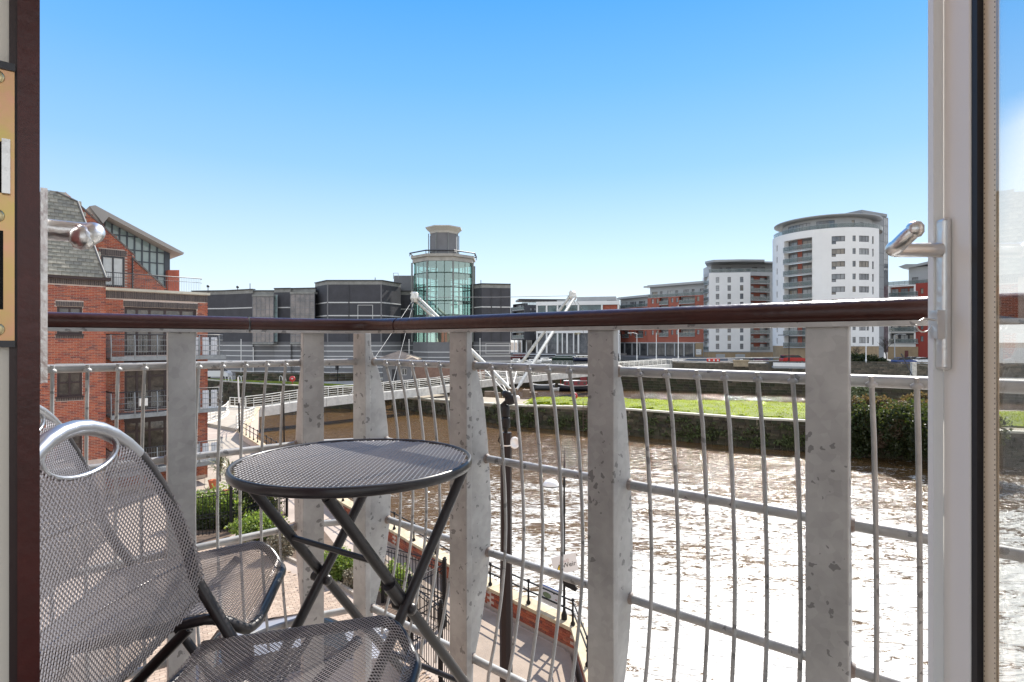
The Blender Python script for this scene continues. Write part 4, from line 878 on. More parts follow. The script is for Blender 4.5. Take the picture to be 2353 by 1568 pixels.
slab(F4, q3(F4, [(197,481), (210,479), (410,585), (408,589), (378,577), (240,505), (228,520)]), 4.5, mat('roof_edge', (.33,.31,.28), .6), 'monopitch_roof', ab, 1.1)
slab(F4, q3(F4, [(228,500), (240,505), (240,530), (222,515)]), .6, M_dframe, 'roof_end_panel', ab, .3)
slab(F4, q3(F4, [(380,622), (405,622), (405,690), (380,690)]), .8, M_brick_far, 'chimney_stack', ab, .6)
# ================================================================ dark museum by the water
M_mdark = mat('charcoal_brick', (.062,.062,.070), .75, var=.18, vs=.6, bump=.2, bs=6); M_mgrey = mat('grey_plinth', (.19,.19,.195), .8, var=.12, vs=.5)
M_stripe = mat('white_stripe', (.62,.62,.6), .7); M_par = mat('parapet_concrete', (.27,.27,.25), .85, var=.25, vs=1.2)
mu = thing('museum_building', 'long windowless charcoal brick museum with pale plinth stripes behind the lock', 'building', loc=(XA(800,104),104,3))
ZP = ZA(785.5, 102); MG = 3.0
def joint(par, fr, x, zt, zb, m=None, wd=.1): mb = MB(); u = fr.u(x); mb.fbox(fr, u-wd, u+wd, zb, zt, -.02, .07); mb.build('panel_joint', m or M_dframe, par)
def mblock(pts, yt, stripes=(), par=mu, joints=(), top=M_par, ztop=None, plinth=True, back=14):
    """pts: (x px, depth) corners left to right"""
    zt = ztop or ZA(yt, pts[0][1] if len(pts) < 3 else pts[1][1])
    xy = [(XA(x, d), d) for x, d in pts]; B = [(x*(1+back/105), y+back) for x, y in xy[::-1]]
    mb = MB(); mb.prism(xy+B, ZP, zt-.75); mb.build('wall', M_mdark, par)
    if plinth: mb = MB(); mb.prism(xy+B, MG-.2, ZP-.003); mb.build('plinth', M_mgrey, par)
    mb = MB(); mb.prism(xy+B, zt-.745, zt-.12); mb.build('parapet', top, par)
    for i, ((x1, d1), (x2, d2)) in enumerate(zip(pts[:-1], pts[1:])):
        f = Fr(x1, d1, x2, d2)
        mb = MB(); mb.fbox(f, 0, f.L, zt-.1, zt+.06, -.6, .18); mb.build('cap_rail', M_dframe, par)
        for y in stripes: mb = MB(); z = ZA(y, 101); mb.fbox(f, 0, f.L, z-.1, z+.1, 0, .05); mb.build('string_course', M_stripe, par)
        if plinth:
            for z in [MG+.9+.95*k for k in range(int((ZP-MG-1)/.95)+1)]: mb = MB(); mb.fbox(f, 0, f.L, z-.09, z+.09, 0, .04); mb.build('plinth_stripe', M_stripe, par)
            mb = MB(); mb.fbox(f, 0, f.L, ZP-.1, ZP+.06, 0, .09); mb.build('plinth_capping', M_mgrey, par)
    return zt
mblock([(440,108), (515,107), (581,104)], 667, (704,))
mblock([(630,104), (668,103.5)], 662, (704,))
mblock([(668,104), (725,103)], 662, ())
mblock([(581,104.5), (630,104.5)], 667, ())
zt = mblock([(724,105), (751,100.5), (878,100.5), (921,106)], 643.5, (695, 725))
f = Fr(751,100.5,878,100.5)
for x in (753, 802, 876): joint(mu, f, x, zt-.8, ZP, M_mgrey if x != 802 else M_dframe)
def outline(par, fr, x0, x1, y0, y1, w_=.08, n=.08):
    u0, u1, z0, z1 = fr.u(x0), fr.u(x1), fr.z(x0, y1), fr.z(x0, y0); mb = MB()
    mb.fbox(fr, u0, u1, z0, z0+w_, 0, n); mb.fbox(fr, u0, u1, z1-w_, z1, 0, n); mb.fbox(fr, u0, u0+w_, z0, z1, 0, n-.01); mb.fbox(fr, u1-w_, u1, z0, z1, 0, n-.01); mb.build('outline_frame', M_stripe, par)
outline(mu, f, 822, 857, 700, 748)
mblock([(905,109), (955,109)], 668, (704,))
mb = MB(); mb.prism([(XA(905,113),113), (XA(953,113),113), (XA(955,122),122), (XA(905,122),122)], MG, ZA(632.6,113)); mb.build('plant_room', mat('plant_room_grey', (.16,.16,.165), .7, var=.08, vs=.5), mu)
mb = MB(); mb.tube([(XA(904,112),112,ZA(640,112)), (XA(904,112),112,ZA(627,112)), (XA(915,112),112,ZA(627,112)), (XA(915,112),112,ZA(640,112))], .06, 5); mb.build('roof_hatch_rail', M_mgrey, mu)
zt = mblock([(1080,106), (1107,103), (1173.5,104)], 651, (703,))
f = Fr(1107,103,1173.5,104)
for x in (1129, 1151): joint(mu, f, x, zt-.8, ZP)
outline(mu, f, 1116, 1171, 788, 813)
# glazed oriels
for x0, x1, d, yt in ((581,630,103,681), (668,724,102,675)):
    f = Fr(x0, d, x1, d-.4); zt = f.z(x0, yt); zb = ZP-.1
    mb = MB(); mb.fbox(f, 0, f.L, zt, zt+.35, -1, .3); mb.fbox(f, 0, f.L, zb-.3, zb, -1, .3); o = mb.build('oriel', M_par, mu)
    window(mu, f, .0, f.L, zb, zt, M_mgrey, mat('painted_reflection_glass', (.05,.05,.055), .06, spec=1, var=.5, vs=.5, col2=(.27,.22,.20)), 5, 7, n=.2, t=.11, name='oriel_window')  # reflections painted as pinkish mottling in the glass colour
mb = MB(); f = Fr(612,103.4,668,102.9); 
window(mu, Fr(630,103.3,640,103.1), 0, .8, ZP, ZA(676,103), M_mgrey, M_gl2, 1, 8, n=.1, t=.08, name='slot_window')
for x, h in ((478,12), (546,9), (574.5,16), (862,8), (1105,10)):
    z = ZA(666 if x < 700 else 644 if x < 1000 else 652, 106); mb = MB(); mb.tube([(XA(x,107),107,z-1), (XA(x,107),107,z+h*.085)], .07, 5)
    if x < 560: mb.lathe([(0,0), (.25,.02), (.25,.4), (0,.45)], (XA(x,107),107,z+h*.05), 8)
    mb.build('roof_vent', M_dframe, mu)
for x, y0, y1 in ((554,781,829), (940,781,812), (1103,779,822), (582,800,832)):
    tag((lambda m: m.build('flagpole', M_white))((lambda m: (m.tube([(XA(x,96),96,4.2-1.2), (XA(x,96),96,ZA(y0,96))], .07, 6), m.lathe([(0,0),(.14,.08),(0,.2)], (XA(x,96),96,ZA(y0,96)), 8), m)[2])(MB())), 'slim white pole in front of the '+{554:'museum near its left glazed oriel', 940:'museum just left of the glass tower', 1103:'museum right wing', 582:'museum below its left glazed oriel'}[x], 'pole', 'white poles along the museum')
# octagonal glass tower
gt = thing('glass_tower', 'octagonal green glass stair tower with grey lantern rising from the museum', 'tower', loc=(XA(1020,107),107,MG))
TCx, TCy, R8 = XA(1020,107), 107, 5.95
def octo(r, a0=math.pi/8): return [(TCx+r*math.cos(a0+k*math.pi/4), TCy+r*math.sin(a0+k*math.pi/4)) for k in range(8)]
R8 = 5.75; z0, z1 = ZP, ZA(598, 101.5)
mb = MB(); mb.prism(octo(R8+.15), MG-.2, ZP-.01); pl = mb.build('plinth', M_mgrey, gt)
for k in range(5):
    mb = MB(); z = MG+.7+k*.95; mb.prism(octo(R8+.2), z-.09, z+.09); mb.build('plinth_stripe', M_stripe, gt)
M_tg = bpy.data.materials.new('tower_glass'); M_tg.use_nodes = True; n = M_tg.node_tree.nodes; l = M_tg.node_tree.links; n.clear()
o_ = n.new('ShaderNodeOutputMaterial'); tr_ = n.new('ShaderNodeBsdfTransparent'); tr_.inputs[0].default_value = (.62,.80,.74,1); gl = n.new('ShaderNodeBsdfGlossy'); gl.inputs['Roughness'].default_value = .02; gl.inputs[0].default_value = (.8,1,.95,1); mm = n.new('ShaderNodeMixShader'); mm.inputs[0].default_value = .28
l.new(tr_.outputs[0], mm.inputs[1]); l.new(gl.outputs[0], mm.inputs[2]); l.new(mm.outputs[0], o_.inputs[0])
O8 = octo(R8); levels = [ZP, ZA(757,101.5), ZA(723,101.5), ZA(690,101.5), ZA(658,101.5), ZA(625,101.5), z1]
M_steelg = mat('tower_steel', (.20,.21,.20), .5, .3)
for k in range(8):
    a, b = O8[k], O8[(k+1) % 8]; f = Fr.__new__(Fr); f.O = Vector(b); f.e = (Vector(a)-Vector(b)).normalized(); f.L = (Vector(a)-Vector(b)).length; f.n = Vector((f.e.y, -f.e.x))
    mb = MB(); mb.add([f.p(0,z0), f.p(f.L,z0), f.p(f.L,z1), f.p(0,z1)], [(0,1,2,3)]); mb.build('glass_wall', M_tg, gt)
    mb = MB()
    for i in (1, 2): mb.fbox(f, f.L*i/3-.07, f.L*i/3+.07, z0, z1, 0, .12)
    for z in levels[1:-1]: mb.fbox(f, 0, f.L, z-.11, z+.11, .0, .16)
    mb.build('glazing_grid', M_steelg, gt)
    mb = MB(); mb.tube([(a[0]+(a[0]-TCx)*.06, a[1]+(a[1]-TCy)*.06, z0), (a[0]+(a[0]-TCx)*.06, a[1]+(a[1]-TCy)*.06, z1)], .16, 8); mb.build('corner_post', M_steelg, gt)
for z in levels[2:-1]:
    mb = MB(); mb.prism(octo(R8-.15), z-.06, z+.06) if z > levels[4] or z == levels[2] else None
    if mb.v: mb.build('floor_slab', mat('tower_floor', (.35,.38,.36), .7), gt)
mb = MB()
for i in range(90):
    a = i*.26; z = z0+.3+i*(z1-z0-1.5)/90; mb.box((TCx+3.9*math.cos(a), TCy+3.9*math.sin(a), z), (1.6,.42,.07), Matrix.Rotation(a, 3, 'Z'))
mb.build('spiral_stair', M_steelg, gt, kind='stuff')
mb = MB(); mb.tube([(TCx+3.1*math.cos(i*.26), TCy+3.1*math.sin(i*.26), z0+1.3+i*(z1-z0-1.5)/90) for i in range(90)], .05, 5); mb.tube([(TCx+4.7*math.cos(i*.26), TCy+4.7*math.sin(i*.26), z0+1.3+i*(z1-z0-1.5)/90) for i in range(90)], .05, 5); mb.build('stair_rail', M_steelg, gt, kind='stuff')
mb = MB(); mb.lathe([(1.2,0), (1.2,z1-z0)], (TCx, TCy, z0), 12); mb.build('core', mat('tower_core', (.33,.36,.34), .7), gt)
mb = MB(); mb.prism(octo(R8+.25), z1, z1+.75); mb.prism(octo(R8+.55), z1+.78, z1+1.25); mb.build('cornice', M_conc, gt)
mb = MB()
q8 = octo(R8+.75); 
for k in range(8): mb.tube([(*q8[k], z1+1.75), (*q8[(k+1) % 8], z1+1.75)], .13, 5); mb.tube([(*q8[k], z1+1.2), (*q8[k], z1+1.75)], .06, 4)
mb.build('parapet_rail', M_dframe, gt)
za, zb_ = z1+1.25, ZA(532, 104)
mb = MB(); mb.prism(octo(2.62), za, zb_); mb.build('lantern', mat('lantern_grey', (.17,.17,.175), .7, var=.1, vs=.6), gt)
mb = MB(); 
for x, y in octo(2.95): mb.tube([(x, y, za), (x, y, zb_)], .09, 5)
for k in range(8): 
    a, b = octo(2.8)[k], octo(2.8)[(k+1) % 8]; mb.tube([(*a, za+1.0), (*b, za+1.0)], .07, 4)
mb.build('lantern_frame', M_steelg, gt)
mb = MB(); pr = [(2.7,zb_), (2.75,zb_+.35), (3.3,zb_+.85), (3.55,zb_+1.0), (3.55,zb_+1.2)]; vs = [(x, y, z) for r, z in pr for x, y in octo(r)]
mb.add(vs, [(i*8+k, i*8+(k+1) % 8, (i+1)*8+(k+1) % 8, (i+1)*8+k) for i in range(4) for k in range(8)]+[tuple(range(32, 40)), tuple(range(7, -1, -1))]); mb.build('lantern_cap', mat('pale_stone', (.48,.46,.41), .8, var=.1), gt)
# hut with a pyramid roof by the lock
hut = thing('lock_keeper_hut', 'small grey hut with a brown pyramid roof in front of the museum', 'hut', loc=(XA(912,88),88,3))
f = Fr(880,88,945,88); mb = MB(); wall_mb(mb, f, 0, f.L, 3, ZA(824,88), [(1.4,2.2,3,5.1), (2.9,3.7,4.2,5.2)], .1, 3); mb.build('wall', M_mgrey, hut)
mb = MB(); mb.fbox(f, 1.4, 2.2, 3, 5.1, -.12, -.06); mb.build('door', M_dframe, hut); window(hut, f, 2.9, 3.7, 4.2, 5.2, M_white, M_glass, 2)
ze = ZA(824,88); c3 = Vector(f.p(f.L/2, ZA(805,88), -2)); q = [f.p(-.9, ze, .9), f.p(f.L+.9, ze, .9), f.p(f.L+.9, ze, -4.9), f.p(-.9, ze, -4.9)]
mb = MB(); mb.add([*q, tuple(c3), *[(p[0], p[1], p[2]-.2) for p in q]], [(0,1,4), (1,2,4), (2,3,4), (3,0,4), (0,5,6,1), (1,6,7,2), (2,7,8,3), (3,8,5,0), (8,7,6,5)]); mb.build('roof', mat('hut_roof', (.3,.23,.17), .7, var=.3, vs=1), hut)
mb = MB(); lw = Fr(953,97.5,1034,97.5); lw2 = [];
bw = thing('pink_brick_wall', 'pinkish brick retaining wall behind the footbridge beneath the glass tower', 'wall', loc=(*lw.O, 3))
mb.fbox(lw, 0, lw.L+6, 3, ZA(840,97.5), -.5, 0); mb.build('wall', mat('pink_brick', (.32,.2,.15), .9, var=.25, vs=1.2, bump=.4, bs=9), bw); mb = MB(); mb.fbox(lw, -.1, lw.L+6.1, ZA(840,97.5)+.003, ZA(840,97.5)+.2, -.6, .08); mb.build('coping', M_conc, bw)
# ================================================================ far side apartments
M_w1 = mat('white_render', (.82,.81,.78), .8, var=.05, vs=.2); M_g1 = mat('grey_cladding', (.40,.41,.41), .6, var=.08, vs=.4); M_r1 = mat('terracotta_panel', (.33,.095,.06), .7, var=.12, vs=.5)
M_tan = mat('buff_stone', (.34,.25,.15), .85, var=.15, vs=1); M_fw = mat('far_window_glass', (.035,.04,.05), .06, spec=1, var=.9, vs=.35, col2=(.24,.25,.26)); M_gr = mat('green_balustrade', (.13,.17,.165), .08, spec=.9, alpha=.5)
M_mg = mat('metal_roof', (.36,.37,.37), .45, .3)
FWV = [M_fw, M_fw, mat('far_glass_blind', (.36,.37,.37), .12, spec=.9, var=.25, vs=.5), mat('far_glass_mid', (.14,.15,.16), .06, spec=1, var=.7, vs=.3, col2=(.3,.31,.31)), mat('far_glass_warm', (.12,.10,.08), .08, spec=.9, var=.6, vs=.4, col2=(.3,.26,.2))]
rw = random.Random(11)
def fwin(par, fr, u0, u1, z0, z1, nx=1, nz=2, n=-.15, nm='window'): return window(par, fr, u0, u1, z0, z1, M_dframe, rw.choice(FWV), nx, nz, n=n, t=.08, name=nm)
def gbal(par, fr, u0, u1, z, n1, h=1.05):
    mb = MB(); mb.fbox(fr, u0, u1, z-.22, z-.0, .0 if n1 > 0 else -1.3, n1); b = mb.build('balcony', M_mg, par)
    mb = MB(); mb.fbox(fr, u0+.03, u1-.03, z+.06, z+h-.05, n1-.06, n1-.03); mb.build('glass_panel', M_gr, b)
    mb = MB(); mb.fbox(fr, u0, u1, z+h-.04, z+h+.02, n1-.09, n1-.01)
    k = max(2, int((u1-u0)/1.2))
    for i in range(k+1): u = u0+.03+(u1-u0-.06)*i/k; mb.fbox(fr, u-.025, u+.025, z, z+h-.04, n1-.1, n1-.065)
    mb.build('rail', M_mg, b); return b
def recess(par, fr, u0, u1, z, h, dep=1.3, wm=M_r1, doors=((.12,.45), (.6,.92))):
    """the back of a recessed balcony: coloured panel and glazed doors"""
    mb = MB(); mb.fbox(fr, u0, u1, z, z+h, -dep-.15, -dep+.0); mb.build('recess_panel', wm, par)
    for a, b in doors: fwin(par, fr, u0+(u1-u0)*a, u0+(u1-u0)*b, z+.02, z+h*.82, 2, 1, n=-dep+.08, nm='balcony_door')
# ---- white round tower
wt = thing('round_apartment_tower', 'tallest white curved apartment tower with grey disc roof and side shaft', 'building', loc=(XA(1898,141),141,STREET))
CT = CFr((XA(1898,141),141), 12.1); ZT = CT.z(1870, 527); ub_ = CT.u(2012); ua_ = CT.u(1783.5)
PIT = 2.89; ZR = ZA(536.7, 130)-.35
wins = []; rec = []; low = []
bu0, bu1 = CT.u(1801.5), CT.u(1866)
for k in range(9):
    zt = ZR-PIT*k
    rec.append((bu0, bu1, zt-PIT+.30, zt-.0, 1.4))
    for x0, x1, h in ((1911,1942,1.25), (1959,1966.5,1.3), (1974,1997,1.4), (2004,2008,1.75)):
        wins.append((CT.u(x0), CT.u(x1), zt-.25-h, zt-.25))
    low.append((CT.u(1911), CT.u(1921), zt-2.08, zt-1.5))
    wins.append((CT.u(1784.3), CT.u(1786.5), zt-1.9, zt-.4))
mb = MB(); wall_mb(mb, CT, ua_-6, ub_+1.5, ZA(795,130), ZT, wins+rec+low, .18, 1.0, 0, 0); mb.build('wall', M_w1, wt)
mb = MB(); wall_mb(mb, CT.__class__(CT.C, 12.0), ua_-6, ub_+1.5, STREET-1, ZA(795,130), [], .1, 1); mb.build('base', M_tan, wt)
for h in rec:
    recess(wt, CT, h[0], h[1], h[2], h[3]-h[2], 1.3, mat('recess_grey', (.16,.16,.165), .7), ((.06,.42), (.62,.96))); rp = MB(); rp.fbox(CT, h[0]+(h[1]-h[0])*.43, h[0]+(h[1]-h[0])*.6, h[2], h[3], -1.28, -1.24); rp.build('red_panel', M_r1, wt); gbal(wt, CT, h[0]+.02, h[1]-.02, h[2], .35)
for w_ in low: fwin(wt, CT, *w_, 1, 1)
for i, w_ in enumerate(wins):
    if i % 5 == 4: fwin(wt, CT, *w_, 1, 1); continue
    j = i % 5
    if j == 0:
        fwin(wt, CT, *w_, 3, 1)
    else: fwin(wt, CT, *w_, (1, 1, 3, 1)[j], 1 if j != 1 else 2)
P2C = CFr(CT.C, 9.8); mb = MB(); zph = ZT+2.75
pw = [(P2C.u(1811), P2C.u(1862), ZT+.1, ZT+2.2), (P2C.u(1876), P2C.u(1918), ZT+.1, ZT+2.2), (P2C.u(1957), P2C.u(1964), ZT+.1, ZT+2.1), (P2C.u(1977), P2C.u(1984), ZT+.4, ZT+1.7)]
wall_mb(mb, P2C, -16, 16, ZT-.1, zph, pw, .1, 1); mb.build('penthouse_wall', M_g1, wt)
for i, w_ in enumerate(pw): fwin(wt, P2C, *w_, (7, 5, 1, 1)[i], 1, n=-.08)
mb = MB(); mb.lathe([(10.8,0), (11.75,.25), (11.8,.5), (9,.75), (0,.95)], (CT.C.x, CT.C.y, zph), 64, M=None); mb.build('disc_roof', M_mg, wt)
mb = MB(); mb.lathe([(11.8,0), (11.8,.03)], (CT.C.x, CT.C.y, ZT), 48); mb.build('terrace', M_conc, wt)
RC = CFr(CT.C, 11.85); 
mb = MB(); mb.fbox(RC, -17, 17, ZT+.1, ZT+1.0, 0, .03); mb.build('glass_panel', M_gr, wt)
mb = MB(); mb.fbox(RC, -17, 17, ZT+1.0, ZT+1.06, -.04, .06)
for i in range(29): u = -17+34*i/28; mb.fbox(RC, u-.03, u+.03, ZT, ZT+1.0, -.05, -.01)
mb.build('terrace_rail', M_mg, wt)
fsx = Fr(1980,133,2031,137); ztp = ZA(493,135)
mb = MB(); wall_mb(mb, fsx, 0, fsx.L, STREET-.5, ztp, [], .1, 6); mb.fbox(fsx, -.15, fsx.L+1.1, ztp, ztp+.7, -5, .15); mb.build('lift_shaft', mat('shaft_grey', (.26,.27,.275), .6, var=.1, vs=.4), wt)
for i in range(1, 11):
    z = STREET+i*2.89; mb = MB(); mb.fbox(fsx, 0, fsx.L, z-.03, z+.03, 0, .03); mb.build('panel_joint', M_dframe, wt)
fsy = Fr(2031.3,137,2041,138.5); window(wt, fsy, 0, fsy.L, STREET+2, ztp, M_dframe, M_fw, 2, 16, n=0, t=.12, name='stair_glazing')
# ---- white nine storey block
wb = thing('white_apartment_block', 'white nine storey apartment block with square windows left of the round tower', 'building', loc=(XA(1700,165),165,STREET))
fa = Fr(1629,166,1724,164); fb_ = Fr(1724,164.0,1790,166); fc = Fr(1617,170,1629,166)
zt = fa.z(1676, 626); pit = 2.43; z1r = fa.z(1676, 636)
wins = [(fa.u(x-3.9), fa.u(x+3.9), z1r-pit*k-1.6, z1r-pit*k) for x in (1648.8, 1675.7, 1704.3) for k in range(9)]
mb = MB(); wall_mb(mb, fa, 0, fa.L, fa.z(1676, 807.5), zt, wins, .2, 12); mb.build('wall', M_w1, wb)
for w_ in wins: fwin(wb, fa, *w_, 1, 2)
rec = [(fb_.u(1725), fb_.u(1768.5), z1r+.35-pit*(k+1)+.25, z1r+.35-pit*k) for k in range(9)]
mb = MB(); wall_mb(mb, fb_, 0, fb_.L, fa.z(1676, 807.5), zt, [(*r, 1.3) for r in rec], .2, 12); mb.build('side_wall', M_g1, wb)
for r in rec: recess(wb, fb_, *r[:3], r[3]-r[2], 1.3, M_r1, ((.02,.3), (.62,.98))); gbal(wb, fb_, r[0], r[1], r[2], .25, .95)
rec = [(.3, fc.L-.1, z1r+.35-pit*(k+1)+.25, z1r+.35-pit*k) for k in range(9)]
mb = MB(); wall_mb(mb, fc, 0, fc.L, fa.z(1676, 807.5), zt, [(*r, 1.3) for r in rec], .2, 8); mb.build('end_wall', M_g1, wb)
for r in rec: recess(wb, fc, *r[:3], r[3]-r[2], 1.3, M_dframe, ((.1,.9),)); gbal(wb, fc, r[0], r[1], r[2], .2, .95)
zb2 = fa.z(1676, 807.5)
for f_ in (fa, fb_, fc):
    mb = MB(); wall_mb(mb, f_, 0, f_.L, STREET-1, zb2-.01, [], .1, 3); mb.build('base', M_tan, wb)
    mb = MB(); mb.fbox(f_, 0, f_.L, zb2-.15, zb2+.15, 0, .12); mb.build('plinth_band', M_g1, wb)
for x0, x1 in ((1645,1666), (1690,1712)): mb = MB(); mb.fbox(fa, fa.u(x0), fa.u(x1), STREET-.5, fa.z(1650,813), 0, .05); mb.build('louvre', M_g1, wb)
fp = Fr(1634,171,1790,169); zt2 = fa.z(1676, 604); pws = [(fp.u(a), fp.u(b), zt, zt+2.2) for a, b in ((1653,1660), (1668,1680), (1728,1740), (1748,1758))]
mb = MB(); wall_mb(mb, fp, 0, fp.L, zt-.5, zt2+.4, pws, .15, 10); mb.build('penthouse_wall', M_g1, wb)
for w_ in pws: fwin(wb, fp, *w_, 2, 1)
mb = MB(); rp = [(XA(1620,168),168), (XA(1640,164.5),164.5), (XA(1700,163.5),163.5), (XA(1757,164),164), (XA(1757,176),176), (XA(1625,176),176)]; mb.prism(rp, zt2+.3, zt2+.9); mb.prism([(XA(1757,164),164.2), (XA(1795,165),165), (XA(1795,176),176), (XA(1757,176),176)], zt2-.0, zt2+.4); mb.build('roof', M_mg, wb)
for f_ in (fa, fb_): gbal(wb, f_, 0, f_.L, zt+.2, -.1, .95)
# ---- stepped terracotta and grey blocks
def stepped(name, label, x0, d0, x1, d1, ytop, yred, ybase, rows, pit, cols, bals, roofx, ref, side=1):
    t = thing(name, label, 'building', 'terracotta and grey stepped apartments', loc=(XA(x0,d0),d0,STREET)); f = Fr(x0, d0, x1, d1)
    zr = f.z(ref, yred); zp = f.z(ref, 786); zt = f.z(ref, ytop)
    wins = []; rec = []
    for k in range(rows):
        z1 = zr-.35-pit*k
        if z1-1.6 < zp: break
        for a, b in cols: wins.append((f.u(a), f.u(b), z1-1.5, z1))
        for a, b in bals: rec.append((f.u(a), f.u(b), z1-pit+.65, z1+.2, 1.2))
    segs = sorted([f.u(a) for a, b in bals]+[f.u(b) for a, b in bals]+[0, f.L])
    mb = MB(); wall_mb(mb, f, 0, f.L, zp, zr, wins+rec, .2, 10); mb.build('wall', M_r1, t)
    for w_ in wins: fwin(t, f, *w_, 1, 2)
    for r in rec: recess(t, f, *r[:3], r[3]-r[2], 1.2, M_g1, ((.05,.5), (.55,.95))); gbal(t, f, r[0], r[1], r[2], .25, 1.0)
    fg = f.off(-1.5); pw_ = [(fg.L*(i+.3)/7, fg.L*(i+.3)/7+(1.0 if i % 2 else 2.0), zr+.1, zr+2.1) for i in range(7)]
    mb = MB(); wall_mb(mb, fg, 0, fg.L, zr-.2, zt, pw_, .15, 9); mb.build('top_storey', M_g1, t)
    for w_ in pw_: fwin(t, fg, *w_, 2, 1)
    gbal(t, f, 0, f.L, zr+.1, -.05, 1.0)
    mb = MB(); mb.fbox(fg, -roofx, fg.L+.6, zt, zt+.5, -9, 1.4); mb.fbox(fg, -roofx*.4, fg.L+.3, zt+.5, zt+.8, -9, .6); mb.build('roof', M_mg, t)
    # shop fronts at street level
    n_ = max(3, int(f.L/3.2)); hs = [(f.L*(i+.06)/n_, f.L*(i+.94)/n_, STREET-.3, zp-.35) for i in range(n_)]
    mb = MB(); wall_mb(mb, f, 0, f.L, STREET-1, zp-.01, hs, .3, 6); mb.build('shop_wall', M_g1, t)
    for h in hs: window(t, f, *h, M_dframe, M_glass, xs=[(h[0]+h[1])/2], zs=[h[3]-1.2], n=-.2, t=.1, name='shop_window')
    return t, f, zr, zp
tB, fB, zr_, zp_ = stepped('stepped_apartments', 'taller terracotta apartment block with a sloping grey roof beside the white block', 1488, 186, 1617, 172, 655, 681, 786, 6, 2.55, ((1497,1502), (1508,1513), (1542,1547), (1553,1558), (1601,1607)), ((1515,1536), (1560.5,1597)), 1.6, 1550)
tA, fA, _, _ = stepped('stepped_apartments', 'lower terracotta apartment block left of the taller one, with street lamps in front', 1418, 200, 1488, 187, 684, 706, 786, 5, 2.6, ((1424,1428), (1447,1451), (1455,1459), (1481,1485)), ((1430,1445), (1461,1478)), 1.2, 1455)
ts = thing('wall_sign', 'white printed wall sign on the buff stone pier of the terracotta block', 'sign', loc=fB.p(fB.u(1606), 5.5, .1)); mb = MB(); mb.fbox(fB, fB.u(1598), fB.u(1616), STREET-.3, zp_-.2, .02, .1); mb.build('stone_pier', M_tan, tB)
mb = MB(); mb.fbox(fB, fB.u(1600), fB.u(1612), fB.z(1606,814), fB.z(1606,802), .12, .18); mb.build('panel', M_white, ts)
M_ink = mat('print_grey', (.25,.25,.26), .8)
def ftext(par, s, fr, u, z, n, size, m, flip=False):
    ax = Vector((fr.e.x, fr.e.y, 0)); az = Vector((0,0,1)); an = Vector((fr.n.x, fr.n.y, 0)); M = Matrix.Identity(4)
    for i in range(3): M[i][0] = ax[i]; M[i][1] = az[i]; M[i][2] = an[i]; M[i][3] = fr.p(u, z, n)[i]
    return text(par, s, M, size, m)
ftext(ts, 'RIGHT AT\nHOME  23', fB, fB.u(1606), fB.z(1606,808), .2, .55, M_ink)
# ---- white framed office and the dark flats behind the dock
of = thing('white_framed_office', 'low office with white concrete frame and green glass across the dock', 'building', loc=(XA(1330,192),192,4.5))
fo = Fr(1234,196,1422,190); zt = fo.z(1300, 692); zm = fo.z(1300, 763)
bays = [1234, 1256, 1281, 1303, 1329, 1383, 1421]; 
mb = MB(); mb.fbox(fo, .3, fo.L-.3, 4, zt-.8, -14, -.8); mb.build('inner_wall', M_dframe, of)
mb = MB(); 
for x in bays: u = fo.u(x); mb.fbox(fo, u-.28, u+.28, 4, zt-.3, -.5, 0)
mb.build('column', M_w1, of, kind='stuff') if False else None
for x in bays: u = fo.u(x); q = MB(); q.fbox(fo, u-.28, u+.28, 4, zt-.3, -.5, 0); q.build('column', M_w1, of)
for x in (1292, 1318, 1356): u = fo.u(x); q = MB(); q.fbox(fo, u-.2, u+.2, 4, zm, -.5, -.05); q.build('column', M_w1, of)
for z, h in ((zt, 1.3), (zm+.6, .9)): q = MB(); q.fbox(fo, -.3, fo.L+.3, z-h, z, -.6, .1); q.build('beam', M_w1, of)
for a, b in zip(bays[:-1], bays[1:]):
    brick_ = a == 1383
    window(of, fo, fo.u(a)+.3, fo.u(b)-.3, zm+.62, zt-1.3, M_dframe, M_brick_far if brick_ else mat('office_glass', (.06,.10,.10), .05, spec=1, var=.6, vs=.3), 2, 2, n=-.3)
    window(of, fo, fo.u(a)+.3, fo.u(b)-.3, 5.0, zm-.35, M_dframe, M_fw, 3, 2, n=-.7)
q = MB(); q.fbox(fo, fo.u(1324), fo.u(1415), zt, zt+1.6, -8, -2); q.fbox(fo, fo.u(1275), fo.u(1306), zt+.0, zt+.8, -9, -5); q.build('roof_plant', M_g1, of)
q = MB(); q.fbox(fo, fo.u(1394), fo.u(1423), 4, zt+.2, -6, -.9); q.build('dark_end_wall', M_mdark, of)
ft = ftext(of, 'CAFE', fo, fo.u(1327), fo.z(1327,766), .15, .9, mat('gold_letters', (.55,.45,.2), .5)) 
dk = thing('dark_flats', 'charcoal clad flats with glazed corner balconies between museum and white framed office', 'building', loc=(XA(1210,205),205,4.5))
f = Fr(1174,212,1206,203); f2 = Fr(1206,203,1300,206); zt = f2.z(1230, 700)
wn = [(f2.u(x-2.2), f2.u(x+2.2), z, z+1.0) for x in (1220, 1229.5) for z in (f2.z(1225,713), f2.z(1225,752), f2.z(1225,768), f2.z(1225,730))]
mb = MB(); wall_mb(mb, f2, 0, f2.L, f2.z(1225,781), zt, wn, .2, 10); mb.build('wall', M_mdark, dk)
for w_ in wn: fwin(dk, f2, *w_, 1, 1)
rc = [(f.L*.15, f.L*.98, z, z+2.2, 1.2) for z in (f.z(1195,711), f.z(1195,728), f.z(1195,745), f.z(1195,762), f.z(1195,776))]
mb = MB(); wall_mb(mb, f, 0, f.L, f.z(1195,781), f.z(1195,704), rc, .2, 10); mb.build('corner_wall', M_mdark, dk)
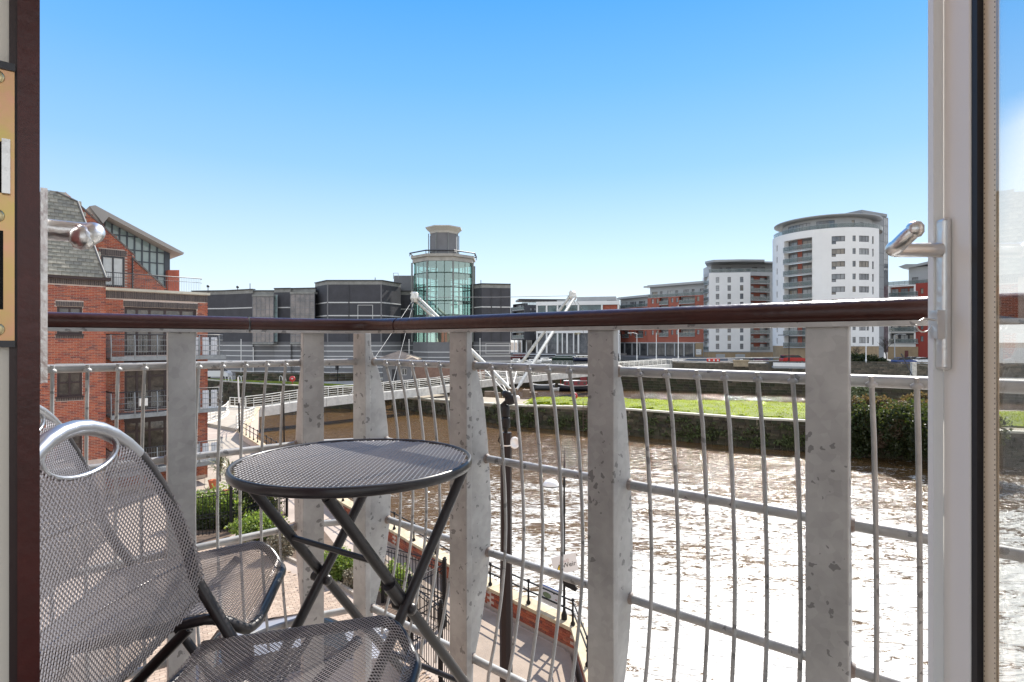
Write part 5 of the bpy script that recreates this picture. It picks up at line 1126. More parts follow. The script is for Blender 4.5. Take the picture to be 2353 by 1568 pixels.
for r in rc: recess(dk, f, *r[:3], 2.2, 1.2, M_dframe, ((.05,.5), (.55,.95))); gbal(dk, f, r[0], r[1], r[2], .3, 1.0)
fq = Fr(1200,212,1300,214); window(dk, fq, 0, fq.L, zt-.5, fq.z(1230,691), M_dframe, M_gr, 12, 1, n=0, name='penthouse_glazing'); mb = MB(); mb.fbox(fq, -1.5, fq.L+1, fq.z(1230,691), fq.z(1230,687), -8, 1.5); mb.build('roof', M_dframe, dk)
for x in (1182, 1190, 1199, 1210, 1222, 1233): q = MB(); z_ = ZA(781,204); q.tube([(XA(x,205),205,4), (XA(x,205),205,z_)], .25, 6); q.build('column', M_w1, dk)
q = MB(); q.fbox(f2, 0, f2.L, 4, f2.z(1225,781), -9, -6); q.fbox(f, 0, f.L, 4, f.z(1195,781), -9, -3); q.build('shop_front', M_glass, dk)
# ---- grey and red flats far right
rr = thing('right_apartments', 'grey and dark red apartments with an upswept roof beside the right door frame', 'building', loc=(XA(2090,150),150,STREET))
f = Fr(2040,152,2200,140); z1 = f.z(2080, 655); pit = (f.z(2080,655)-f.z(2080,795))/5.2
rc = [(f.u(2044), f.u(2100), z1-pit*(k+1)+.3, z1-pit*k-.25, 1.3) for k in range(5)]
mb = MB(); wall_mb(mb, f, 0, f.u(2104), STREET, z1, rc, .2, 10); mb.build('wall', M_w1, rr); mb = MB(); wall_mb(mb, f, f.u(2104)+.01, f.L, STREET, z1+.3, [(f.u(2115), f.u(2122), z1-pit*(k+.8), z1-pit*(k+.8)+1.4) for k in range(5)], .2, 10); mb.build('red_wall', mat('dark_red_render', (.30,.045,.03), .7), rr)
for k in range(5): fwin(rr, f, f.u(2115), f.u(2122), z1-pit*(k+.8), z1-pit*(k+.8)+1.4, 1, 1)
for i, r in enumerate(rc): recess(rr, f, *r[:3], r[3]-r[2], 1.3, M_r1 if i < 2 else M_dframe, ((.02,.3), (.4,.7), (.75,.98))); gbal(rr, f, r[0], r[1]+1, r[2], .5, 1.0)
gbal(rr, f, 0, f.L, z1+.2, -.1, 1.0)
fg = f.off(-2); mb = MB(); wall_mb(mb, fg, fg.u(2088), fg.L, z1, fg.z(2120,612), [(fg.u(2095), fg.u(2110), z1+.1, z1+2.1)], .15, 8); mb.build('top_storey', M_g1, rr); fwin(rr, fg, fg.u(2095), fg.u(2110), z1+.1, z1+2.1, 2, 1)
mb = MB(); a = fg.u(2068); q = [(a, fg.z(2068,613)), (fg.u(2085), fg.z(2085,607)), (fg.u(2110), fg.z(2110,607)), (fg.u(2140), fg.z(2140,600)), (fg.L, fg.z(2190,588)), (fg.L, fg.z(2190,594)), (fg.u(2140), fg.z(2140,606)), (fg.u(2090), fg.z(2090,616)), (fg.u(2080), fg.z(2080,618))]
mb.extr([fg.p(u, z, 1.2) for u, z in q], Vector((-fg.n.x*9, -fg.n.y*9, 0))); mb.build('roof', M_mg, rr)
mb = MB(); mb.fbox(f, 0, f.u(2110), STREET, f.z(2080,796), .0, .25); mb.build('base', M_tan, rr); mb = MB(); mb.fbox(f, f.u(2080), f.u(2088), STREET, STREET+2.3, .26, .34); mb.build('entrance_door', mat('dark_red_door', (.12,.03,.03), .5), rr)
# ================================================================ white footbridge with V shaped masts
fbr = thing('footbridge', 'long white steel footbridge on slanting tubular masts crossing the river', 'footbridge', loc=(XA(1182,76),76,2.2))
BX = [584, 640, 700, 745, 820, 892, 960, 1032, 1117, 1190, 1257, 1350, 1450, 1551]; BY = [937, 930, 920, 914, 906, 900, 893, 885, 873, 866, 860, 852, 843, 835]
def bd(x): return 1/(1/59+(x-584)/967*(1/127-1/59))
bp_ = [Vector((XA(x, bd(x)), bd(x), ZA(y, bd(x)))) for x, y in zip(BX, BY)]
bl_ = [0]
for a, b in zip(bp_[:-1], bp_[1:]): bl_.append(bl_[-1]+(b-a).length)
def bpt(s, n=0, dz=0):
    s = max(0, min(bl_[-1]-1e-3, s)); i = max(k for k in range(len(bl_)-1) if bl_[k] <= s); a, b = bp_[i], bp_[i+1]; t = (s-bl_[i])/(bl_[i+1]-bl_[i]); p = a.lerp(b, t); e = (b-a).normalized(); return Vector((p.x-e.y*n, p.y+e.x*n, p.z+dz))
LB = bl_[-1]; NP = 34; WD = 2.3
for i in range(NP):
    s0, s1 = LB*i/NP, LB*(i+1)/NP; mb = MB(); g0 = 1.0
    mb.hexa([bpt(s0+.02,0,-g0), bpt(s1-.02,0,-g0), bpt(s1-.02,.25,-g0), bpt(s0+.02,.25,-g0), bpt(s0+.02,0,0), bpt(s1-.02,0,0), bpt(s1-.02,.25,0), bpt(s0+.02,.25,0)]); mb.build('girder_panel', M_bwhite, fbr)
mb = MB()
for i in range(NP):
    s0, s1 = LB*i/NP, LB*(i+1)/NP; mb.hexa([bpt(s0,.26,-.5), bpt(s1,.26,-.5), bpt(s1,WD,-.5), bpt(s0,WD,-.5), bpt(s0,.26,-.12), bpt(s1,.26,-.12), bpt(s1,WD,-.12), bpt(s0,WD,-.12)])
mb.build('deck', mat('deck_grey', (.34,.32,.28), .8, var=.1, vs=2), fbr)
for n_, nm in ((.1, 'railing'), (WD, 'railing')):
    rl = link(nm, None, fbr); k = int(LB/1.9)
    for i in range(k+1): s_ = LB*i/k; mb = MB(); mb.tube([bpt(s_, n_, -.1), bpt(s_, n_-.0, 1.0)], .045, 4); mb.build('post', M_bwhite, rl)
    for h, r in ((1.02,.045), (.76,.022), (.52,.022), (.28,.022)): mb = MB(); mb.tube([bpt(LB*i/40, n_, h) for i in range(41)], r, 5); mb.build('rail', M_bwhite, rl)
bn, bf = Vector(W(1182,903,76)), Vector(W(1162,884,94)); h1, h2 = Vector(W(953,682,93)), Vector(W(1316,679,100))
for h in (h1, h2):
    for b, q in ((bn, .0), (bf, 1.0)):
        t_ = h+Vector((.6*(1 if q == 0 else -1)*.8, 0, 0)); mb = MB(); m_ = b.lerp(t_, .5); mb.tube([b, b.lerp(t_,.06), b.lerp(t_,.07), m_, t_], [.16,.18,.26,.28,.24], 14); mb.build('mast', mat('mast_paint', (.52,.51,.46), .55, var=.3, vs=2.5), fbr)
    mb = MB(); mb.lathe([(.0,-.9), (.5,-.8), (.75,-.2), (.6,.6), (.25,.85), (0,.9)], h, 8, sm=False); mb.box(h+Vector((-.2,0,.5)), (.9,.5,.5), Matrix.Rotation(.6, 3, 'Y')); mb.build('mast_head', M_bwhite, fbr)
for a, b, r in ((h1, h2, .05), (h1, bpt(LB*.12, 0), .035), (h1, bpt(LB*.2, WD), .035), (h2, bpt(LB*.78, 0), .035), (h2, bpt(LB*.7, WD), .035)): mb = MB(); mb.tube([a, a.lerp(b,.5)-Vector((0,0,.15)), b], r, 5); mb.build('cable', mat('cable_grey', (.25,.25,.25), .5, .4), fbr)
for dx in (-2.2, -1.1, .3, 1.6): mb = MB(); mb.tube([bn+Vector((dx*.25-.8,1,.2)), bn+Vector((dx*1.5-1.8,10,3.3))], .09, 5); mb.build('strut', M_bwhite, fbr)
pb = thing('mast_footing', 'brown stone blocks at the foot of the footbridge masts on the island', 'stone blocks', loc=(bn.x,bn.y,2.2))
for dx, dy, s_, h in ((-.2,.3,1.2,1.0), (1.6,.8,.9,.8), (-3.4,1.0,1.3,.55), (-4.9,1.5,.8,.7), (2.6,1.5,1.1,.4), (-2.2,-.2,.7,.5)): mb = MB(); mb.box((bn.x+dx, bn.y+dy, 2.0+h/2), (s_,1.0,h+.2)); mb.build('block', mat('brown_stone', (.2,.15,.11), .9, var=.3), pb)
# landing and curved white ramps on the near bank
lz = 2.28; mb = MB(); mb.prism([GP(x, y, lz)[:2] for x, y in ((478,972), (541,984), (584,957), (575,935), (524,930), (478,940))][::-1], GZ-.5, lz); mb.build('ramp_landing', mat('cream_paving', (.36,.31,.25)), kind='structure')
def curve_rail(label, pts, z, h=1.1):
    t = thing('ramp_railing', label, 'railing', 'white curved railings of the footbridge ramp', loc=(*GP(*pts[0], z)[:2], z)); P = [Vector(GP(x, y, z)) for x, y in pts]
    Q = [P[0]]
    for i in range(len(P)-1):
        for k in range(1, 4): Q.append(P[i].lerp(P[i+1], k/3))
    for hh, r in ((1,.045), (.75,.025), (.5,.025), (.25,.025)): mb = MB(); mb.tube([q+Vector((0,0,h*hh)) for q in Q], r, 5); mb.build('rail', M_bwhite, t)
    for q in Q[::2]: mb = MB(); mb.tube([q, q+Vector((0,0,h))], .045, 5); mb.build('post', M_bwhite, t)
    mb = MB(); mb.tube([q+Vector((0,0,.02)) for q in Q], .12, 4); mb.build('kerb', M_bwhite, t)
curve_rail('white curved ramp railing against the brick apartment corner', [(470,974), (490,969), (508,962), (520,954), (525,946)], lz)
curve_rail('white curved ramp railing nearest the brick quay wall', [(543,985), (553,977), (566,971), (577,967), (583,962)], lz)
curve_rail('short straight white railing beside the bridge entrance', [(528,936), (545,937), (565,938)], lz)
# ================================================================ lights, poles and signs on the path
cp = thing('camera_pole', 'tall black octagonal pole topped by a security camera, beside the river path', 'camera pole', loc=(XA(1163,8.7),8.7,GZ))
px, py = XA(1163, 8.7), 8.7; M_bp = mat('brown_black_paint', (.016,.010,.010), .5, spec=.25)
mb = MB(); mb.lathe([(.16,0), (.16,.6), (.105,.9), (.098,ZA(1420,8.7)-GZ-.4), (.105,ZA(1420,8.7)-GZ), (.088,ZA(1250,8.7)-GZ), (.086,ZA(993,8.7)-GZ)], (px,py,GZ), 8, sm=False); mb.build('pole', M_bp, cp)
def pz(y): return ZA(y, 8.7)
mb = MB(); mb.lathe([(.03,pz(994)), (.03,pz(980))], (px-.005,py,0), 10); mb.lathe([(.03,pz(984)), (.068,pz(982)), (.068,pz(962)), (.062,pz(959)), (.03,pz(957))], (px-.005,py,0), 20); mb.build('motor_housing', M_black, cp)
mb = MB(); mb.lathe([(.03,pz(959)), (.06,pz(956)), (.067,pz(953)), (.067,pz(936)), (.055,pz(931)), (.02,pz(929))], (px-.01,py,0), 20); mb.build('camera_base', M_black, cp)
mb = MB(); mb.tube([(px-.04,py,pz(940)), (px-.05,py-.01,pz(930)), (px-.01,py-.03,pz(921))], [.03,.04,.02], 8); mb.tube([(px-.03,py-.04,pz(932)), (px+.03,py-.05,pz(922))], .012, 5); mb.build('bracket', M_black, cp)
q = Vector((.9,.1,.15)).to_track_quat('Z', 'Y').to_matrix(); mb = MB(); mb.lathe([(0,-.085), (.05,-.08), (.078,-.04), (.082,.03), (.07,.075), (.05,.085)], (px+.065,py-.03,pz(917)), 20, M=q); mb.build('camera_dome', M_black, cp)
mb = MB(); mb.lathe([(.045,.0), (.042,.04), (.02,.06), (0,.063)], (px+.15,py-.02,pz(915)), 14, M=q); mb.build('lens_cover', M_white, cp)
mb = MB(); mb.lathe([(.07,-.03), (.08,.02), (.05,.06), (0,.06)], (px+.01,py-.03,pz(906)), 12); mb.build('sunshield', M_black, cp)
mb = MB(); mb.lathe([(.0895,0), (.0905,.002), (.0905,.016), (.0895,.018)], (px,py,pz(1023)), 16); mb.build('strap', M_white, cp)
q = Vector((.5,-.85,.1)).to_track_quat('Z', 'Y').to_matrix(); mb = MB(); mb.lathe([(0,-.02), (.07,-.02), (.092,.0), (.088,.012), (.06,.014), (.055,.004), (0,.004)], (px+.13,py,pz(1017)), 24, M=q); mb.build('aerial_disc', M_white, cp)
mb = MB(); mb.tube([(px-.092,py-.02,pz(1000)), (px-.12,py-.02,pz(1012)), (px-.092,py-.02,pz(1016))], .012, 6); mb.build('cable_clip', M_black, cp)
lx, ly = XA(1296.5,14.15), 14.15
lpst = thing('lamp_post', 'thin black heritage lamp post with one hanging dome lamp and a tall spike', 'street lamp', loc=(lx,ly,GZ)); lz_ = lambda y: ZA(y, 14.15)
mb = MB(); mb.lathe([(.12,0), (.10,.05), (.075,.1), (.075,lz_(1412)-GZ), (.035,lz_(1402)-GZ), (.03,lz_(1340)-GZ), (.04,lz_(1338)-GZ), (.028,lz_(1330)-GZ), (.024,lz_(1180)-GZ), (.034,lz_(1178)-GZ), (.02,lz_(1120)-GZ), (.035,lz_(1117)-GZ), (.018,lz_(1080)-GZ), (.003,lz_(1028)-GZ)], (lx,ly,GZ), 12); mb.build('pole', M_black, lpst)
mb = MB(); mb.tube([(lx,ly,lz_(1113)), (lx-.1,ly,lz_(1109)), (lx-.2,ly,lz_(1109))], .014, 6); mb.build('arm', M_black, lpst)
mb = MB(); mb.lathe([(.21,-.03), (.19,.03), (.14,.085), (.07,.115), (0,.12)], (lx-.33,ly,lz_(1112)), 24); lh = mb.build('lamp_head', M_white, lpst); mb = MB(); mb.lathe([(0,-.075), (.1,-.07), (.19,-.05), (.215,-.032), (.215,-.022)], (lx-.33,ly,lz_(1112)), 24); mb.build('lamp_rim', M_dframe, lh)
sg = thing('warning_sign', 'white Weir warning sign with yellow triangle on the thin lamp post', 'sign', loc=(lx,ly-.06,lz_(1295)))
R9 = Matrix.Rotation(math.radians(9.5), 4, 'Y').inverted() @ Matrix.Rotation(0, 4, 'X'); B4 = Matrix.Translation((XA(1297.5,14.05),14.05,ZA(1295,14.05))) @ Matrix.Rotation(math.radians(9), 4, 'Z') @ Matrix.Rotation(math.radians(-9.5), 4, 'Y')
def brd(par, nm, m, w_, h, th, n=0, x=0, z=0, Mx=None):
    Mx = Mx or B4; mb = MB(); P = [Mx @ Vector(p) for p in ((x-w_/2,-n-th,z-h/2), (x+w_/2,-n-th,z-h/2), (x+w_/2,-n,z-h/2), (x-w_/2,-n,z-h/2), (x-w_/2,-n-th,z+h/2), (x+w_/2,-n-th,z+h/2), (x+w_/2,-n,z+h/2), (x-w_/2,-n,z+h/2))]; mb.hexa(P); return mb.build(nm, m, par)
brd(sg, 'board', mat('sign_white', (.72,.70,.68), .5), .63, .455, .012)
def tri(par, nm, m, s_, x, z, n, Mx=None):
    Mx = Mx or B4; mb = MB(); P = [Mx @ Vector((x+a*s_, -n, z+b*s_)) for a, b in ((-.5,-.42), (.5,-.42), (0,.48))]; mb.extr(P, (Mx.to_3x3() @ Vector((0,-.003,0)))); return mb.build(nm, m, par)
M_ink2 = mat('black_ink', (.01,.01,.01), .6); tri(sg, 'warning_triangle', M_ink2, .17, -.145, -.055, .013); tri(sg, 'yellow_panel', mat('sign_yellow', (.75,.5,.03), .5), .115, -.145, -.057, .0165)
def btext(par, s, x, z, size, m, n=.014, Mx=None): return text(par, s, (Mx or B4) @ Matrix.Translation((x,-n,z)) @ Matrix.Rotation(math.pi/2, 4, 'X'), size, m, .0015)
btext(sg, '!', -.145, -.062, .1, M_ink2, .021); btext(sg, 'Weir', .105, -.035, .165, M_ink2, .015)
M_graf = mat('red_marker', (.45,.12,.06), .6)
for pts in ([(-.13,.05), (-.10,.09), (-.06,.085), (-.08,.05), (-.12,.035), (-.06,.03), (-.05,.055)], [(-.02,.035), (.0,.10), (.01,.06), (.04,.045), (.05,.09), (.09,.115), (.115,.09), (.09,.055), (.075,.03)]):
    mb = MB(); mb.tube([B4 @ Vector((x,-.0145,z)) for x, z in pts], .003, 4); mb.build('graffiti_stroke', M_graf, sg)
fg_ = thing('finger_sign', 'dark pointing finger sign under the Weir board on the lamp post', 'sign', loc=(lx,ly,lz_(1335))); mb = MB(); d_ = Vector((.55,-.75,0)).normalized()
a = Vector((lx,ly,lz_(1330)))+d_*.04; mb.extr([a, a+d_*.38, a+d_*.45+Vector((0,0,-.08)), a+d_*.38+Vector((0,0,-.16)), a+Vector((0,0,-.16))], Vector((d_.y,-d_.x,0))*.02); mb.build('blade', M_black, fg_)
wd_ = Vector((2.11,-2.25,0)).normalized(); ib_ = thing('information_board', 'pale printed information board with blue top edge fixed to the river railing', 'information board', loc=(XA(1263,14.75),14.75,CO))
BI = Matrix.Translation((XA(1263,14.6),14.6,ZA(1369,14.6))) @ Matrix.Rotation(math.atan2(wd_.y, wd_.x), 4, 'Z'); Bk = dict(Mx=BI)
brd(ib_, 'board', mat('board_print', (.55,.58,.62), .4, var=.08, vs=8), .64, .48, .015, **Bk); brd(ib_, 'blue_edge', mat('board_blue', (.03,.12,.45), .4), .64, .03, .003, .0155, 0, .222, **Bk)
mb = MB(); mb.extr([BI @ Vector((-.08+.15*math.cos(a), -.0158, .0+.075*math.sin(a))) for a in [i*math.pi/8 for i in range(16)]], BI.to_3x3() @ Vector((0,-.002,0))); mb.build('map_picture', mat('board_green', (.12,.17,.1), .5, var=.6, vs=9), ib_)
for i, z in enumerate((-.13,-.16,-.19)): brd(ib_, 'text_line', M_ink, .5-.1*i, .008, .001, .0155, -.03, z, **Bk)
brd(ib_, 'red_mark', mat('board_red', (.35,.06,.05), .5), .06, .02, .002, .0155, .24, -.02, **Bk); brd(ib_, 'text_line', M_ink2, .05, .05, .001, .0155, .16, .12, **Bk); brd(ib_, 'text_line', M_ink2, .03, .06, .001, .0155, -.28, -.1, **Bk)
# ================================================================ garden fences, beds and shrubs in the courtyard
def fence(label, pts, h=1.65, ends=True):
    P = [GP(x, y, GZ) for x, y in pts]; t = thing('garden_fence', label, 'fence', 'black iron garden fences', loc=(P[0][0],P[0][1],GZ)); ba = MB(); ba.box((0,0,h/2), (.016,.016,h-.1)); me = None
    for a, b in zip(P[:-1], P[1:]):
        A, B = Vector(a), Vector(b); L = (B-A).length; k = max(2, int(L/.115))
        for i in range(1, k):
            p = A.lerp(B, i/k)
            if me is None: o = ba.build('bar', M_black, t); me = o.data
            else: o = link('bar', me, t)
            o.matrix_basis = Matrix.Translation(p)
        for z in (.12, h*.42, h*.5, h*.92, h): mb = MB(); mb.tube([A+Vector((0,0,z)), B+Vector((0,0,z))], .016, 4); mb.build('rail', M_black, t)
    for p in P: mb = MB(); mb.box((p[0],p[1],GZ+h*.52), (.09,.09,h*1.05+.02)); mb.lathe([(.05,0), (.06,.02), (.03,.04), (.045,.07), (0,.1)], (p[0],p[1],GZ+h*1.05), 8); mb.build('post', M_black, t)
fence('black iron fence beside the hedge in front of the brick apartments', [(440,1237), (531,1223), (659,1187)]); fence('black iron fence nearest the river wall behind the balcony corner', [(880,1386), (1022,1438)])
fence('black iron gate fence turning from the corner post towards the balcony', [(1020,1441), (941,1489)]); fence('black iron fence along the path kerb low in the view', [(945,1497), (1013,1568), (1060,1640)])
M_soil = mat('soil', (.12,.08,.055), .95, var=.4, vs=3)
bed = [(560,1243), (600,1255), (669,1288), (746,1325), (809,1364), (870,1402), (930,1450), (938,1470), (960,1420), (900,1360), (800,1290), (740,1215), (690,1195), (600,1225)]
sheet('planting_bed_soil', [GP(x, y, GZ)[:2] for x, y in bed], M_soil, GZ+.03); sheet('hedge_bed_soil', [GP(x, y, GZ)[:2] for x, y in ((420,1255), (520,1238), (545,1222), (660,1183), (640,1165), (520,1180), (420,1200))], M_soil, GZ+.025)
kb = thing('bed_kerb', 'curved stone kerb edging the planting bed', 'kerb', loc=GP(669,1288,GZ)); P = [Vector(GP(x, y, GZ)) for x, y in bed[:7]]; 
for a, b in zip(P[:-1], P[1:]):
    k = max(1, int((b-a).length/.45))
    for i in range(k): u, v = a.lerp(b, (i+.02)/k), a.lerp(b, (i+.98)/k); e = (v-u).normalized(); nn = Vector((-e.y, e.x, 0))*.05; mb = MB(); mb.hexa([u-nn, v-nn, v+nn, u+nn]+[p+Vector((0,0,.10)) for p in (u-nn, v-nn, v+nn, u+nn)]); mb.build('kerb_stone', M_cope if False else mat('kerb_grey', (.33,.28,.23), .9, var=.25, vs=4), kb)
def shrub(name, label, x, y, d, a, b, c, m, n=2600, size=.06, cat='shrub', lobes=4, grp=None):
    t = thing(name, label, cat, grp, loc=(XA(x,d), d, GZ)); X, Y = XA(x, d), d; bl = [(X, Y, GZ+c*.55, a, b, c*.75)]
    for i in range(lobes): an = i*6.283/lobes+x; bl.append((X+a*.55*math.cos(an), Y+b*.55*math.sin(an), GZ+c*random.uniform(.35,.75), a*.55, b*.55, c*.5))
    foliage('leaves', bl, n, size, m, t); mb = MB()
    for i in range(5): an = i*1.3; mb.tube([(X, Y, GZ), (X+a*.4*math.cos(an), Y+b*.4*math.sin(an), GZ+c*.9)], [.02,.006], 4)
    mb.build('stem', mat('bark', (.08,.055,.04), .9), t); return t
shrub('ground_shrub', 'bright green low shrub in the bed left of the table legs', 592, 1215, 21.6, 1.0, .7, .75, M_leafb, 5000, .055)
shrub('ground_shrub', 'grey brown dry shrub below the bright green one', 648, 1275, 19.7, .55, .5, .75, mat('dry_leaves', (.2,.17,.12), .8, cols=[(.2,.17,.12), (.28,.23,.16), (.14,.13,.08), (.3,.27,.2)]), 3000, .045)
shrub('ground_shrub', 'green shrub between the second and third balcony posts', 778, 1305, 17.9, .62, .5, .8, M_leafb, 4000, .05)
shrub('ground_shrub', 'small green shrub just right of the third balcony post', 905, 1345, 16.9, .5, .4, .7, M_leafb, 3000, .045)
shrub('ground_shrub', 'stone coloured dry shrub at the edge of the bed behind the corner post', 815, 1345, 17.3, .35, .3, .45, _m['dry_leaves'], 1500, .04)
shrub('hedge_shrub', 'broad green hedge behind the left iron fence', 492, 1190, 23.2, 1.25, .6, 1.2, M_leafb, 6000, .06)
shrub('hedge_shrub', 'dark variegated shrub behind the fence corner post', 590, 1180, 24.2, 1.0, .6, 1.25, M_leafd, 5000, .06)
shrub('hedge_shrub', 'low dark ivy mound along the foot of the left fence', 480, 1225, 22.6, 1.2, .35, .55, M_leafd, 4000, .05)
for i, (x, y, d, s_) in enumerate(((505,1100,29,1.0), (528,1120,27,.9))):
    t = thing('spiky_palm', ('spiky palm in a pot against the brick apartment wall', 'spiky palm with drooping leaves nearest the table rim')[i], 'palm', loc=(XA(x,d),d,GZ)); X = XA(x, d); mb = MB()
    for k in range(110):
        an = random.random()*6.283; el = random.uniform(.1,1.4); L = random.uniform(.7,1.15)*s_; h0 = GZ+1.0*s_+random.uniform(-.3,.5); e = Vector((math.cos(an)*math.cos(el), math.sin(an)*math.cos(el), math.sin(el))); sd = Vector((-math.sin(an), math.cos(an), 0))*.028
        a = Vector((X, d, h0)); m_ = a+e*L*.6; b = a+e*L+Vector((0,0,-.25*L)); mb.add([a-sd, a+sd, m_+sd, m_-sd, b], [(0,1,2,3), (3,2,4)], r=random.random())
    mb.build('leaves', mat('palm_leaves', (.1,.11,.05), .5, cols=[(.09,.11,.04), (.2,.19,.1), (.3,.27,.17), (.07,.08,.03)]), t); mb = MB(); mb.tube([(X,d,GZ+.3), (X,d,GZ+1.2*s_)], .06, 6); mb.build('trunk', mat('bark', (.08,.055,.04)), t)
    mb = MB(); mb.lathe([(.16,0), (.24,.42), (.26,.44), (.2,.42)], (X-.2*(i == 0),d-.25,GZ), 14); mb.build('pot', mat('terracotta', (.5,.14,.06), .7), t)
# silver car glimpsed below between seat and posts
def car(label, X, Y, z, yaw, body, L=4.2, H=1.45, Wd=1.75, name='parked_car', cat='car', van=False, grp=None):
    t = thing(name, label, cat, grp, loc=(X,Y,z)); c, s_ = math.cos(yaw), math.sin(yaw); M4 = Matrix.Translation((X,Y,z)) @ Matrix.Rotation(yaw, 4, 'Z')
    pf = [(-.5,.22), (-.5,.55), (-.47,.66), (-.3,.70), (.22,.70), (.42,.62), (.49,.48), (.5,.22)]; rf = [(-.44,.68), (-.36,.97), (-.1,1.0), (.1,.97), (.26,.69)]
    if van: rf = [(-.48,.68), (-.47,.98), (.1,1.0), (.2,.97), (.33,.69)]
    def ex(P, w0, nm, m, sc=1, par=t):
        mb = MB(); n = len(P); A = [M4 @ Vector((x*L, -w0, h*H)) for x, h in P]; B = [M4 @ Vector((x*L, w0, h*H)) for x, h in P]
        mb.add(A+B, [tuple(range(n)), tuple(range(2*n-1, n-1, -1))]+[(i, (i+1) % n, (i+1) % n+n, i+n) for i in range(n)]); o = mb.build(nm, m, par); b_ = o.modifiers.new('bevel', 'BEVEL'); b_.width = .05; b_.segments = 2; return o
    ex(pf, Wd/2, 'body', body); ex(rf, Wd*.42, 'cabin', mat('car_glass', (.02,.025,.03), .05, spec=1)); k = [(x*.93, h) for x, h in rf if h > .9]; ex([(x, h+.0) for x, h in k]+[(k[-1][0], k[-1][1]+.03), (k[0][0], k[0][1]+.03)], Wd*.40, 'roof', body)
    for sx in (-.31, .31):
        for sy in (-1, 1): mb = MB(); mb.lathe([(0,-.1), (.2,-.1), (.31,-.08), (.32,0), (.31,.08), (.2,.1), (0,.1)], M4 @ Vector((sx*L, sy*(Wd/2-.08), .32)), 16, M=M4.to_3x3() @ Matrix.Rotation(math.pi/2, 3, 'X')); w_ = mb.build('wheel', mat('tyre', (.015,.015,.015), .8), t); mb = MB(); mb.lathe([(0,-.11), (.18,-.105), (.18,.105), (0,.11)], M4 @ Vector((sx*L, sy*(Wd/2-.08), .32)), 10, M=M4.to_3x3() @ Matrix.Rotation(math.pi/2, 3, 'X')); mb.build('rim', M_mg, w_)
    for sy in (-.62, .62): mb = MB(); mb.box(M4 @ Vector((L*.485, sy, H*.5)), (.1,.3,.14), Matrix.Rotation(yaw, 3, 'Z')); mb.build('headlight', M_white, t)
    return t
car('silver car parked in the paved courtyard under the balcony, glimpsed behind the chair seat', XA(690,12.0), 11.8, GZ, math.radians(25), mat('silver_car', (.26,.26,.28), .45, .1, coat=.1), 4.1, 1.45)
car('blue car parked behind the stone parapet on the far right', XA(2077,114), 114, STREET, .1, mat('blue_car', (.02,.06,.22), .3, coat=.8), grp='cars parked along the far street'); car('white car parked nearest the right door frame', XA(2128,115), 115, STREET, -.1, mat('white_car', (.75,.75,.75), .3, coat=.8), grp='cars parked along the far street')
car('dark car between the blue and the white one', XA(2106,119), 119, STREET, .0, mat('dark_car', (.03,.04,.05), .3, coat=.8), grp='cars parked along the far street')
car('bright red van parked below the round white tower', XA(1822,121), 121, STREET, .0, mat('red_van', (.5,.015,.01), .35, coat=.5), 4.9, 1.75, name='parked_van', cat='van', van=True)
car('white pickup van parked on the lockside behind the brick apartments', XA(492,97), 97.5, 3.05, .05, mat('white_van', (.75,.75,.74), .35), 4.8, 1.9, name='parked_van', cat='van', van=True)
